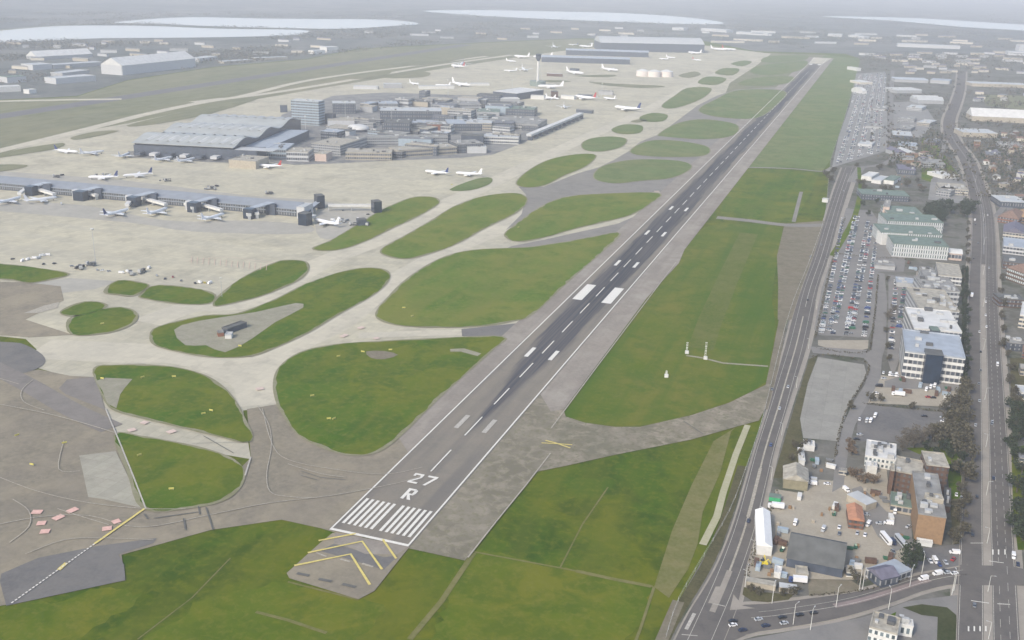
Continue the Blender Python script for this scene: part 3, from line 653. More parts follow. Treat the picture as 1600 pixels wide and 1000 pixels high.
def bldg(name, label, cat, p0, p1, depth, h, wall='grey', roof='felt', kind='flat', storeys=0, bay=4.0, units=0, group=None, glass=None, z0=0.0, parapet=.8, sides=True, win_h=.5, rows=1, far=False, eave=.5):
    """p0-p1: foot of the wall that faces us (bearings), depth: metres away from us, h: metres"""
    a = at(*p0) if not isinstance(p0, Vector) else p0
    b = at(*p1) if not isinstance(p1, Vector) else p1
    L = (b - a).length; D = depth
    root = empty(name, (a.x, a.y, z0 + Z1), math.atan2(b.y - a.y, b.x - a.x))
    tag(root, label, cat, group)
    wm, rm = WALLS[wall], ROOFS[roof]
    gl = glass or BAND
    m = MB(); m.box(0, L, 0, D, 0, h); m.build("wall", wm, root)
    r = MB()
    if kind == 'flat':
        r.box(-.15, L + .15, -.15, D + .15, h + .002, h + .25)
        if parapet:
            t = .45
            for q_ in ((-.15, L + .15, -.15, t, 1), (-.15, L + .15, D - t, D + .15, 1), (-.15, t, t, D - t, 1), (L - t, L + .15, t, D - t, 1)):
                r.box(q_[0], q_[1], q_[2], q_[3], h + .252, h + parapet)
    elif kind == 'gable':      # ridge parallel to the long side, `rows` ridges
        e = eave
        if L >= D:
            st = D / rows; rh = st * .26
            for k in range(rows):
                y0, y1 = k * st - (e if k == 0 else 0), (k + 1) * st + (e if k == rows - 1 else 0)
                ym = (y0 + y1) / 2
                r.add([(-e, y0, h), (L + e, y0, h), (L + e, ym, h + rh), (-e, ym, h + rh), (L + e, y1, h), (-e, y1, h)],
                      [(0, 1, 2, 3), (3, 2, 4, 5), (0, 3, 5), (1, 4, 2), (0, 5, 4, 1)])
        else:
            st = L / rows; rh = st * .26
            for k in range(rows):
                x0, x1 = k * st - (e if k == 0 else 0), (k + 1) * st + (e if k == rows - 1 else 0)
                xm = (x0 + x1) / 2
                r.add([(x0, -e, h), (x0, D + e, h), (xm, D + e, h + rh), (xm, -e, h + rh), (x1, D + e, h), (x1, -e, h)],
                      [(0, 3, 2, 1), (3, 5, 4, 2), (0, 5, 3), (1, 2, 4), (0, 1, 4, 5)])
    elif kind == 'hip':
        e = eave; k = min(L, D) / 2 + e; rh = min(L, D) * .3
        if L >= D: r.add([(-e, -e, h), (L + e, -e, h), (L + e, D + e, h), (-e, D + e, h), (k - e, D / 2, h + rh), (L + e - k, D / 2, h + rh)], [(0, 1, 5, 4), (1, 2, 5), (2, 3, 4, 5), (3, 0, 4), (0, 3, 2, 1)])
        else: r.add([(-e, -e, h), (L + e, -e, h), (L + e, D + e, h), (-e, D + e, h), (L / 2, k - e, h + rh), (L / 2, D + e - k, h + rh)], [(0, 1, 4), (1, 2, 5, 4), (2, 3, 5), (3, 0, 4, 5), (0, 3, 2, 1)])
    elif kind == 'vault':
        n = 12; rh = D * .12
        vs, fs = [], []
        for i in range(n + 1):
            t = i / n; y = -eave + (D + 2 * eave) * t; z = h + rh * math.sin(PI * t)
            vs += [(-eave, y, z), (L + eave, y, z)]
        fs = [(2 * i, 2 * i + 1, 2 * i + 3, 2 * i + 2) for i in range(n)]
        fs += [tuple(range(0, 2 * n + 1, 2)), tuple(range(2 * n + 1, 0, -2)), (0, 2 * n, 2 * n + 1, 1)]
        r.add(vs, fs)
    ro = r.build("roof", rm, root)
    if storeys:
        sh = h / storeys
        for s in range(storeys):
            z = s * sh + sh * .3; zz = z + sh * win_h
            f = MB(); f.box(-.09, L + .09, -.09, D + .09 if sides else .5, z, zz)
            f.build("window_band", gl, root)
    for i in range(units):
        sx, sy, sz = RND.uniform(1.5, min(7, L * .3)), RND.uniform(1.5, min(5, D * .35)), RND.uniform(1.0, 3.0)
        x = RND.uniform(1, max(1.2, L - sx - 1)); y = RND.uniform(1, max(1.2, D - sy - 1))
        u = MB(); u.box(x, x + sx, y, y + sy, h + .3 + .013 * i, h + .3 + sz)
        u.build("roof_unit", UNITD if RND.random() < .3 else UNIT, root)
    return root

# ---- aircraft -------------------------------------------------------
PW = mat_plain("aircraft_white_paint", (.74, .75, .76), .35, noise=.03, spec=.5)
PG = mat_plain("aircraft_grey_wing", (.66, .68, .70), .4, noise=.05, spec=.5)
TAILS = [mat_plain("tail_navy", (.03, .05, .16), .4, noise=.05), mat_plain("tail_white", (.8, .8, .82), .4, noise=.03), mat_plain("tail_red", (.4, .05, .05), .4, noise=.05), mat_plain("tail_green", (.04, .2, .12), .4, noise=.05)]
DARKM = mat_plain("dark_rubber", (.03, .03, .03), .8, noise=0)
def aircraft(tail=1, Lf=38.0, span=34.0, four=False):
    root = empty("airliner")
    rf = Lf / 20.0; zc = rf * 1.75
    prof = [(0, .05), (.02, .45), (.06, .8), (.12, 1), (.62, 1), (.74, .86), (.86, .55), (.95, .25), (1, .06)]
    m = MB(); n = 12; vs = []
    for t, k in prof:
        for i in range(n):
            an = 2 * PI * i / n
            lift = .55 * rf * max(0, (t - .62) / .38)
            vs.append((t * Lf, math.cos(an) * rf * k, zc + math.sin(an) * rf * k + lift))
    fs = [(j * n + i, j * n + (i + 1) % n, (j + 1) * n + (i + 1) % n, (j + 1) * n + i) for j in range(len(prof) - 1) for i in range(n)]
    fs += [tuple(range(n)), tuple(range(len(vs) - 1, len(vs) - 1 - n, -1))]
    m.add(vs, fs); m.build("fuselage", PW, root, smooth=True)
    def slab(name, pts, th, mt):
        q = MB(); N = len(pts)
        q.add([(x, y, z + th / 2) for x, y, z in pts] + [(x, y, z - th / 2) for x, y, z in pts],
              [tuple(range(N)), tuple(range(2 * N - 1, N - 1, -1))] + [(i, N + i, N + (i + 1) % N, (i + 1) % N) for i in range(N)])
        return q.build(name, mt, root)
    hs = span / 2
    for s in (-1, 1):
        slab("wing", [(Lf * .34, s * rf * .7, zc - rf * .5), (Lf * .56, s * rf * .7, zc - rf * .5), (Lf * .60, s * hs * .4, zc - rf * .2), (Lf * .67, s * hs, zc + rf * .35), (Lf * .64, s * hs, zc + rf * .35)], .35, PG)
        slab("tailplane", [(Lf * .87, s * .3 * rf, zc + rf * .4), (Lf * .96, s * .3 * rf, zc + rf * .4), (Lf * .985, s * hs * .36, zc + rf * .55), (Lf * .955, s * hs * .36, zc + rf * .55)], .25, PG)
        for k in ((.34, .6) if four else (.34,)):
            e = MB(); x = Lf * (.36 + (k - .34) * .45); e.cyl((x, s * hs * k, zc - rf * .95), (x + rf * 2.3, s * hs * k, zc - rf * .95), rf * .5, rf * .38, 10); e.build("engine", PW, root, smooth=False)
    q = MB(); h = rf * 3.3
    q.add([(Lf * .83, -.18, zc + rf * .5), (Lf * .965, -.18, zc + rf * .7), (Lf * 1.0, -.12, zc + rf + h), (Lf * .95, -.12, zc + rf + h), (Lf * .83, .18, zc + rf * .5), (Lf * .965, .18, zc + rf * .7), (Lf * 1.0, .12, zc + rf + h), (Lf * .95, .12, zc + rf + h)],
          [(0, 1, 2, 3), (7, 6, 5, 4), (0, 4, 5, 1), (1, 5, 6, 2), (2, 6, 7, 3), (3, 7, 4, 0)])
    q.build("tail_fin", TAILS[tail], root)
    for nm_, x, y in (("nose_gear", Lf * .12, 0), ("main_gear", Lf * .5, rf * .9), ("main_gear", Lf * .5, -rf * .9)):
        g = MB(); g.add([(x - .2, y - .2, .5), (x + .2, y - .2, .5), (x + .2, y + .2, .5), (x - .2, y + .2, .5), (x - .2, y - .2, zc - rf * .5), (x + .2, y - .2, zc - rf * .5), (x + .2, y + .2, zc - rf * .5), (x - .2, y + .2, zc - rf * .5)], [(0, 3, 2, 1), (4, 5, 6, 7), (0, 1, 5, 4), (1, 2, 6, 5), (2, 3, 7, 6), (3, 0, 4, 7)])
        g.cyl((x, y - .35, .55), (x, y + .35, .55), .55, .55, 8); g.build(nm_, DARKM, root)
    return root
PROTO_AC = {}
def place_aircraft(px, py, heading, tail=1, big=False, label=None, group=None, four=False):
    key = (tail, big, four)
    p = at(px, py)
    if key not in PROTO_AC: o = PROTO_AC[key] = aircraft(tail, 63.0 if big else 38.0, 60.0 if big else 34.0, four)
    else: o = copy_tree(PROTO_AC[key])
    o.location = (p.x, p.y, Z2 + .3); o.rotation_euler = (0, 0, heading); o.scale = (1.12, 1.12, 1.12)
    tag(o, label, "aircraft", group)
    return o

# ---- road vehicles ---------------------------------------------------
CARC = {'white': (.78, .78, .78), 'silver': (.45, .47, .49), 'black': (.02, .02, .025), 'grey': (.17, .18, .19), 'blue': (.04, .07, .2), 'red': (.35, .03, .03), 'green': (.03, .12, .07), 'yellow': (.75, .6, .04), 'navy': (.02, .03, .07)}
CARM = {k: mat_plain(k + "_car_paint", v, .3, noise=0, spec=.6) for k, v in CARC.items()}
def body_section(m, secs, mi=0):
    """loft of rectangular sections (x, halfwidth, zbottom, ztop)"""
    vs = []
    for x, hw, zb, zt in secs: vs += [(x, -hw, zb), (x, hw, zb), (x, hw * .94, zt), (x, -hw * .94, zt)]
    fs = [(0, 3, 2, 1)]
    for i in range(len(secs) - 1):
        a = 4 * i; b = a + 4
        fs += [(a + k, b + k, b + (k + 1) % 4, a + (k + 1) % 4)[::-1] for k in range(4)]
    e = 4 * (len(secs) - 1); fs.append((e, e + 1, e + 2, e + 3)); m.add(vs, fs, mi)
def make_car(colr, kind='car', detail=True):
    root = empty("parked_car" if kind == 'car' else kind)
    pm = CARM[colr]
    if kind == 'car':
        Ls, W2, H = 4.4, .9, 1.45
        m = MB(); body_section(m, [(-2.2, .8, .35, .72), (-2.05, .88, .25, .85), (-1.2, .9, .22, .95), (1.3, .9, .22, .98), (2.05, .88, .25, .92), (2.2, .8, .38, .75)]); m.build("body", pm, root)
        c = MB(); body_section(c, [(-1.15, .82, .94, .96), (-.45, .76, .94, 1.42), (1.1, .76, .96, 1.42), (1.9, .8, .93, .97)]); c.build("cabin_glass", GLASS, root)
        r = MB(); r.box(-.42, 1.05, -.68, .68, 1.425, 1.47); r.build("roof", pm, root)
        wx = (-1.35, 1.35)
    elif kind in ('delivery_van', 'box_truck', 'bus'):
        Ls, W2, H = {'delivery_van': (5.6, 1.0, 2.4), 'box_truck': (9.5, 1.25, 3.6), 'bus': (11.5, 1.27, 3.2)}[kind]
        m = MB(); h2 = Ls / 2
        if kind == 'box_truck':
            body_section(m, [(-h2, 1.1, .5, 1.6), (-h2 + .3, 1.2, .4, 2.6), (-h2 + 2.0, 1.2, .4, 2.7)]); m.build("cab", pm, root)
            b = MB(); b.box(-h2 + 2.2, h2, -W2, W2, .9, H); b.build("cargo_box", CARM['white'], root)
            b = MB(); b.box(-h2 + 2.0, h2 - .2, -.5, .5, .5, .88); b.build("chassis", DARKM, root)
        else:
            body_section(m, [(-h2, .85, .4, 1.2 if kind == 'delivery_van' else H * .96), (-h2 + .9, W2, .3, 1.35 if kind == 'delivery_van' else H), (-h2 + 1.7, W2, .3, H), (h2, W2, .3, H)]); m.build("body", pm, root)
        g = MB()
        if kind == 'bus': g.box(-h2 + .5, h2 - .5, -W2 - .03, W2 + .03, 1.5, 2.4)
        else: g.box(-h2 + .95, -h2 + (1.6 if kind == 'delivery_van' else 1.9), -W2 - .02, W2 + .02, 1.35, 1.95)
        g.build("side_glass", GLASS, root)
        wx = (-h2 * .62, h2 * .62)
    for x in wx:
        for s in (-1, 1):
            w_ = MB(); w_.cyl((x, s * (W2 - .22), .33), (x, s * (W2 + .01), .33), .33, .33, 10); w_.build("wheel", DARKM, root)
    return root
PROTO_CAR = {}
def car(x, y, rz, colr='white', kind='car', label='', group='cars', z=Z1 + .1, simple=False, name=None, cat=None):
    """full car with its parts"""
    key = (colr, kind)
    if key not in PROTO_CAR: o = PROTO_CAR[key] = make_car(colr, kind)
    else: o = copy_tree(PROTO_CAR[key])
    o.location = (x, y, z); o.rotation_euler = (0, 0, rz)
    if name: o.name = name
    tag(o, label, cat or {'car': 'car', 'delivery_van': 'van', 'box_truck': 'truck', 'bus': 'bus'}[kind], group)
    return o
SMALL = {}
def small_car(x, y, rz, colr, label, group, z=Z1 + .1, name='parked_car', van=False):
    """one-mesh car for the ones only a few pixels long"""
    key = (colr, van)
    if key not in SMALL:
        m = MB()
        if van:
            body_section(m, [(-2.8, .9, .3, 1.2), (-1.7, 1.0, .3, 2.3), (2.8, 1.0, .3, 2.35)], 0); m.box(-1.9, -1.4, -1.02, 1.02, 1.3, 1.9, 1)
        else:
            body_section(m, [(-2.2, .8, .35, .72), (-2.05, .88, .25, .85), (-1.2, .9, .22, .95), (1.3, .9, .22, .98), (2.05, .88, .25, .92), (2.2, .8, .38, .75)], 0)
            body_section(m, [(-1.15, .82, .94, .96), (-.45, .76, .94, 1.42), (1.1, .76, .96, 1.42), (1.9, .8, .93, .97)], 1)
            m.box(-.42, 1.05, -.68, .68, 1.425, 1.47, 0)
        for sx in (-1.35, 1.35):
            for s in (-1, 1): m.cyl((sx, s * .7, .33), (sx, s * .92, .33), .33, .33, 8, 2)
        SMALL[key] = m.build(name, [CARM[colr], GLASS, DARKM]); o = SMALL[key]
    else: o = SMALL[key].copy(); COL.objects.link(o)
    o.location = (x, y, z); o.rotation_euler = (0, 0, rz)
    o.name = name
    tag(o, label, 'van' if van else 'car', group)
    return o

# ---- trees -----------------------------------------------------------
BARK = mat_plain("bark", (.10, .085, .065), .9, noise=.2, scale=1)
LEAFS = {'bare': mat_plain("bare_twigs", (.115, .10, .075), .95, noise=.35, scale=.5), 'olive': mat_plain("olive_foliage", (.088, .08, .052), .95, noise=.4, scale=.4),
         'green': mat_plain("dark_green_foliage", (.034, .048, .024), .95, noise=.45, scale=.4), 'haz': mat_plain("brown_twigs", (.15, .11, .075), .95, noise=.3, scale=.5)}
def make_tree(kind, seed, conical=False):
    rr = random.Random(seed)
    root = empty("tree")
    t = MB(); t.cyl((0, 0, -.2), (0, 0, 4.2), .32, .2, 7)
    limbs = []
    for k in range(9):
        an = rr.uniform(0, 2 * PI); el = rr.uniform(.5, 1.2); ln = rr.uniform(2.5, 5)
        b = (0, 0, rr.uniform(2.2, 4.2)); e = (math.cos(an) * math.cos(el) * ln, math.sin(an) * math.cos(el) * ln, b[2] + math.sin(el) * ln)
        t.cyl(b, e, .14, .04, 5); limbs.append(e)
    t.build("trunk", BARK, root)
    c = MB()
    n = 620 if kind != 'bare' else 560
    lob = [(rr.uniform(-3.0, 3.0), rr.uniform(-3.0, 3.0), rr.uniform(3.6, 8.2), rr.uniform(1.3, 2.4)) for _ in range(9)]
    for i in range(n):
        lx, ly, lz, lr = rr.choice(lob)
        d = Vector((rr.gauss(0, 1), rr.gauss(0, 1), rr.gauss(0, 1))).normalized() * lr * rr.random() ** .4
        p = Vector((lx, ly, lz)) + d
        if conical:
            k = max(.1, 1 - (p.z - 2) / 9); p.x *= k; p.y *= k
        s = rr.uniform(.22, .5) if kind != 'bare' else rr.uniform(.12, .3)
        nx = Vector((rr.gauss(0, 1), rr.gauss(0, 1), rr.gauss(0, 1))).normalized(); a = nx.orthogonal().normalized(); b_ = nx.cross(a)
        if kind == 'bare': c.add([p + a * s * 3.2, p + b_ * s * .5, p - a * s * 3.2, p - b_ * s * .5], [(0, 1, 2, 3)])
        else: c.add([p + a * s * 1.2, p + b_ * s, p - a * s, p - b_ * s * 1.1], [(0, 1, 2, 3)])
    c.build("crown", LEAFS[kind], root)
    return root
PROTO_T = {}
TCOUNT = [0]
def tree(x, y, h, kind='bare', label='tree', group='trees', z=Z1, wide=1.0):
    v = TCOUNT[0] % 3; TCOUNT[0] += 1
    key = (kind, v)
    if key not in PROTO_T: o = PROTO_T[key] = make_tree(kind, 31 + v * 7 + len(kind), conical=False)
    else: o = copy_tree(PROTO_T[key])
    s = h / 9.5
    o.location = (x, y, z); o.scale = (s * wide, s * wide, s); o.rotation_euler = (0, 0, RND.uniform(0, 6.28))
    tag(o, label, "tree", group)
    return o
def lamp(x, y, rz, h=10.0, label='', group='street lamps'):
    if 'lamp' not in PROTO_T:
        root = empty("street_lamp")
        m = MB(); m.cyl((0, 0, 0), (0, 0, 10), .16, .09, 6); m.build("pole", POLEM, root)
        m = MB(); m.cyl((0, 0, 9.95), (1.9, 0, 10.25), .07, .06, 5); m.build("arm", POLEM, root)
        m = MB(); m.box(1.6, 2.5, -.18, .18, 10.15, 10.35); m.build("lamp_head", STEEL, root)
        PROTO_T['lamp'] = root; o = root
    else: o = copy_tree(PROTO_T['lamp'])
    o.location = (x, y, Z1); o.rotation_euler = (0, 0, rz); s = h / 10; o.scale = (s, s, s)
    tag(o, label, "street lamp", group); return o

# ================================================================== AIRPORT
ORD = ['first', 'second', 'third', 'fourth', 'fifth', 'sixth', 'seventh', 'eighth', 'ninth', 'tenth', 'eleventh', 'twelfth', 'thirteenth', 'fourteenth', 'fifteenth', 'sixteenth', 'seventeenth', 'eighteenth', 'nineteenth', 'twentieth',
       'twenty-first', 'twenty-second', 'twenty-third', 'twenty-fourth', 'twenty-fifth', 'twenty-sixth', 'twenty-seventh', 'twenty-eighth', 'twenty-ninth', 'thirtieth']
def local(root, p):
    d = Vector((p[0], p[1], 0)) - Vector((root.location.x, root.location.y, 0)); c, s = math.cos(-root.rotation_euler.z), math.sin(-root.rotation_euler.z)
    return (d.x * c - d.y * s, d.x * s + d.y * c)

# ---- the long satellite pier ----
a, b = at(-60, 291), at(463, 339)
L = (b - a).length
root = empty("pier", (a.x, a.y, Z2), math.atan2(b.y - a.y, b.x - a.x))
tag(root, "long dark glazed pier with a grey sloping roof standing on the pale apron", "pier building")
m = MB(); m.box(0, L, 0, 20, 0, 9.5); m.build("wall", WALLS['slate'], root)
m = MB(); m.box(0, L, -.6, 4, 5.2, 6.0); m.build("walkway_roof", ROOFS['bluegrey'], root)
m = MB()
m.add([(-1, -1.5, 9.6), (L + 1, -1.5, 9.6), (L + 1, 21, 14.5), (-1, 21, 14.5), (-1, -1.5, 9.0), (L + 1, -1.5, 9.0), (L + 1, 21, 13.6), (-1, 21, 13.6)], [(0, 1, 2, 3), (7, 6, 5, 4), (0, 4, 5, 1), (1, 5, 6, 2), (2, 6, 7, 3), (3, 7, 4, 0)])
m.build("roof", mat_plain("pier_roof", (.24, .265, .30), .6, noise=.12, scale=.1), root)
m = MB(); m.box(-.1, L + .1, -.12, .3, 1.2, 4.4); m.build("lower_window_band", BAND, root)
m = MB(); m.box(-.1, L + .1, -.12, .3, 6.4, 8.6); m.build("upper_window_band", BAND, root)
m = MB(); m.box(0, L, 22.5, 23, 0, 8)
# nodes: stair and lift blocks standing in front of the pier with sloped link roofs
NODES = [(50, 305, 13), (127, 313, 17), (210, 322, 15), (304, 331, 15), (391, 341, 14)]
for k, (px, py, wd) in enumerate(NODES):
    p = at(px, py); x, y = local(root, p)
    n = MB(); n.box(x - wd * .45, x + wd * .45, y - 6, y + 6, 0, 12.5); nd = n.build("gate_node", WALLS['dark'], root)
    n = MB(); n.add([(x - 4, y + 5, 12.6), (x + 6, y + 5, 12.6), (x + 20, 3, 15.6), (x + 8, 3, 15.6), (x - 4, y + 5, 11.8), (x + 6, y + 5, 11.8), (x + 20, 3, 14.6), (x + 8, 3, 14.6)], [(0, 1, 2, 3), (7, 6, 5, 4), (0, 4, 5, 1), (1, 5, 6, 2), (2, 6, 7, 3), (3, 7, 4, 0)])
    n.build("link_roof", ROOFS['bluegrey'], root)
    n = MB(); n.box(x + 9, x + 22, -3.5, 2, 0, 14.2); n.build("stair_core", WALLS['slate'], root)
    if k in (1, 2, 3):
        n = MB(); n.box(x - wd * .45 - 8, x - wd * .45 - 1.5, y + 3, y + 11, 0, 12); n.build("lift_tower", WALLS['lgrey'], root)
# end of the pier
for k, (q0, q1, d_, h_, wl, rf, lb) in enumerate([((466, 352), (479, 354), 12, 15, 'dark', 'dfelt', "dark square stair block at the near corner of the long pier's end"),
        ((464, 342), (476, 343), 26, 15, 'lgrey', 'metal', "pale end block joining the long pier to its angled arm"),
        ((496, 327), (508, 326), 14, 17, 'dark', 'dfelt', "dark gate block at the tip of the pier's angled arm"),
        ((585, 334), (597, 333), 13, 15, 'dark', 'dfelt', "dark gate block at the end of the thin white walkway"),
        ((560, 354), (573, 353), 9, 8, 'slate', 'dfelt', "low dark hut on the stand beyond the pier end")]):
    bldg("gate_block", lb, "gate building", q0, q1, d_, h_, wl, rf, parapet=.5, group="blocks at the pier end")
def bridge(p0, p1, z, wd, label, wallm, roofm, group, legs=True, name="walkway"):
    a, b = at(*p0), at(*p1); L = (b - a).length
    r = empty(name, (a.x, a.y, Z2), math.atan2(b.y - a.y, b.x - a.x)); tag(r, label, "walkway" if name == "walkway" else "boarding bridge", group)
    m = MB(); m.box(0, L, -wd / 2, wd / 2, z, z + 2.8); m.build("tunnel", wallm, r)
    m = MB(); m.box(-.1, L + .1, -wd / 2 - .15, wd / 2 + .15, z + 2.81, z + 3.05); m.build("roof", roofm, r)
    n = max(1, int(L / 22))
    for i in range(n + 1):
        x = min(L - .6, max(.6, i * L / n)); m = MB(); m.box(x - .4, x + .4, -wd * .35, wd * .35, 0, z - .002); m.build("leg", STEEL, r)
    return r
bridge((474, 344), (498, 325), 6, 7, "dark angled arm of the pier between the end block and its tip", WALLS['slate'], ROOFS['bluegrey'], "walkways at the pier end")
bridge((513, 330), (586, 330), 6, 3.6, "thin white elevated walkway running out beyond the pier end", WALLS['white'], ROOFS['white'], "walkways at the pier end")
# jet bridges and airliners at the pier
JB = [((41, 303), (31, 310)), ((57, 302), (86, 311)), ((133, 308), (152, 313)), ((206, 320), (199, 328)), ((220, 316), (260, 327)), ((291, 326), (303, 333)), ((309, 325), (347, 336)), ((382, 335), (390, 344)), ((398, 335), (402, 342)), ((478, 350), (492, 345))]
for k, (p, q_) in enumerate(JB):
    bridge(p, q_, 4.6, 5.2, "white boarding bridge, %s from the far south end along the near side of the pier" % ORD[k], WALLS['white'], ROOFS['white'], "boarding bridges along the pier", name="boarding_bridge")
def plane(nose, tail, t=1, big=False, label='', group="airliners at the pier", four=False):
    a, b = at(*nose), at(*tail)
    o = place_aircraft(nose[0], nose[1], math.atan2(b.y - a.y, b.x - a.x), t, big, label, group, four)
    return o
PLN = [((33, 313), (3, 321), 0, "white airliner with a dark tail, first on the near side of the long pier"), ((90, 313), (60, 317), 1, "white airliner beside the first gate node of the long pier"),
       ((201, 332), (168, 341), 0, "white airliner with a dark tail, left of the third gate node"), ((262, 330), (230, 341), 1, "white airliner right of the third gate node of the pier"),
       ((351, 339), (324, 347), 1, "white airliner right of the fourth gate node of the pier"), ((493, 348), (510, 352), 1, "white airliner behind the dark block at the pier end"),
       ((138, 281), (150, 281), 0, "airliner with dark tail on the far side of the long pier"), ((192, 279), (206, 278), 0, "smaller looking airliner with a dark tail on the open apron behind the pier")]
for p, q_, t_, lb in PLN: plane(p, q_, t_, False, lb)
PLN2 = [((122, 241), (106, 240), 0, "white airliner left of the wave roofed terminal, leftmost of its row"), ((163, 240), (140, 243), 1, "white airliner second in the row left of the wave roofed terminal"),
        ((203, 243), (186, 250), 1, "white airliner just left of the wave roofed terminal corner"), ((250, 243), (225, 236), 1, "white airliner nosed out from the terminal's dark facade"),
        ((270, 249), (248, 254), 1, "white airliner in front of the middle of the dark facade"), ((305, 251), (283, 256), 1, "white airliner nearest the dark facade's right half"),
        ((400, 262), (418, 263), 2, "small red tailed airliner right of the beige hall"), ((664, 271), (680, 273), 0, "airliner on the pale apron near the grass oval"), ((712, 274), (726, 275), 1, "white airliner parked right of the other beside the grass oval")]
for p, q_, t_, lb in PLN2: plane(p, q_, t_, False, lb, "airliners around the old terminals")
FAR = [(735, 137), (842, 155), (873, 157), (898, 154), (943, 155), (882, 171), (960, 171), (840, 138), (787, 112), (806, 98), (833, 91), (803, 90), (868, 76), (888, 71), (905, 74), (925, 70), (912, 118), (966, 113), (820, 113),
       (1075, 84), (1055, 92), (1030, 93), (1096, 96), (946, 86), (975, 88), (906, 94), (1135, 80), (1150, 80), (720, 104), (705, 105), (655, 134), (680, 135)]
FARL = ["beside the white hangar roof", "under the control tower", "right of the control tower base", "in the stand row right of the tower", "at the right end of the tower stands", "on the open stand below the tower", "towed on the wide taxiway", "left of the tower base", "left of the tower shaft", "upper left of the tower cab", "behind the tower cab", "far left of the tower cab", "on the remote stands behind the tower", "second on the remote stands", "third on the remote stands", "fourth on the remote stands",
        "below the far satellite", "left of the round tanks", "left of the tower foot", "at the far satellite's right end", "before the far main terminal", "near the far satellite end", "right of the far satellite", "on top side of the near satellite", "between the two far satellites", "on the near side of the far satellite", "at the far taxiway end", "last before the far woods", "on the far southern stands", "left on the far southern stands", "on the stand row above the old terminals", "right in the row above the old terminals"]
rr = random.Random(8)
for (x, y), l_ in zip(FAR, FARL):
    p = at(x, y); o = place_aircraft(x, y, rr.choice((.3, 2.8, 1.9, -.4)) + rr.uniform(-.2, .2), rr.choice((1, 1, 0, 1, 2)), rr.random() < .35, "distant white airliner " + l_, "distant airliners")

# ---- the wave roofed terminal ----
a, b = at(210, 243), at(402, 253)
L = (b - a).length
root = empty("terminal", (a.x, a.y, Z2), math.atan2(b.y - a.y, b.x - a.x)); tag(root, "large terminal with a pale three-wave roof over dark glass walls", "terminal building")
D = 320
m = MB(); m.box(0, L, 0, 40, 0, 17); m.build("lower_hall", WALLS['slate'], root)
wl_ = MB(); LW = L * .80
def wave(y): return 25 + 4.2 * math.sin(y / D * 6 * PI - 1.4) + y * .012
ys = [i * 4.0 for i in range(int(D / 4) + 1)]
vs = []
for y in ys: vs += [(0, y, 0), (0, y, wave(y) - .4), (LW, y, 0), (LW, y, wave(y) - .4)]
n = len(ys)
fs = []
for i in range(n - 1):
    a_, b_ = 4 * i, 4 * i + 4
    fs += [(a_, a_ + 1, b_ + 1, b_), (a_ + 2, b_ + 2, b_ + 3, a_ + 3)]
fs += [(0, 2, 3, 1), (4 * n - 4, 4 * n - 3, 4 * n - 1, 4 * n - 2)]
m = MB(); m.T = Matrix.Translation((0, 4, 0)); m.add(vs, fs); m.build("wall", WALLS['dark'], root)
vs = []
for y in ys: vs += [(-3, y - 4, wave(y)), (LW + 3, y - 4, wave(y)), (-3, y - 4, wave(y) - 1.0), (LW + 3, y - 4, wave(y) - 1.0)]
fs = []
for i in range(n - 1):
    a_, b_ = 4 * i, 4 * i + 4
    fs += [(a_, a_ + 1, b_ + 1, b_), (a_ + 2, b_ + 2, b_ + 3, a_ + 3), (a_, b_, b_ + 2, a_ + 2), (a_ + 1, a_ + 3, b_ + 3, b_ + 1)]
fs += [(0, 2, 3, 1), (4 * n - 4, 4 * n - 3, 4 * n - 1, 4 * n - 2)]
m = MB(); m.T = Matrix.Translation((0, 4, 0)); m.add(vs, fs); ro = m.build("roof", mat_plain("terminal_roof", (.36, .38, .37), .5, noise=.12, scale=.05), root)
for r_ in range(5):
    for k in range(9):
        x = 12 + k * LW / 9.3; y0 = 14 + r_ * 60
        m = MB(); zz = [wave(y0 + j * 6) + .3 for j in range(5)]
        m.add([(x + j * 1.6, y0 + j * 6, zz[j]) for j in range(5)] + [(x + 5 + j * 1.6, y0 + j * 6, zz[j] + 1.6) for j in range(5)] + [(x + 9 + j * 1.6, y0 + j * 6, zz[j] - .2) for j in range(5)],
              [(j, j + 1, j + 6, j + 5) for j in range(4)] + [(j + 5, j + 6, j + 11, j + 10) for j in range(4)])
        m.build("rooflight", ROOFS['metal'], ro)
m = MB(); m.box(LW, L, 44, 250, 0, 14); m.build("side_hall", WALLS['slate'], root)
m = MB(); m.box(LW + .3, L - .3, 44.3, 249, 14.05, 14.6); m.build("side_hall_roof", ROOFS['bluegrey'], root)
m = MB(); m.box(LW + 4, L + 26, 2, 30, 17.05, 17.6); m.build("canopy", ROOFS['metal'], root)
for k in range(7):
    m = MB(); x = 8 + k * 26; m.box(x, x + 11, -16, -.1, 3.5, 7.5); m.build("gate_link", WALLS['lgrey'] if k % 2 else WALLS['slate'], root)

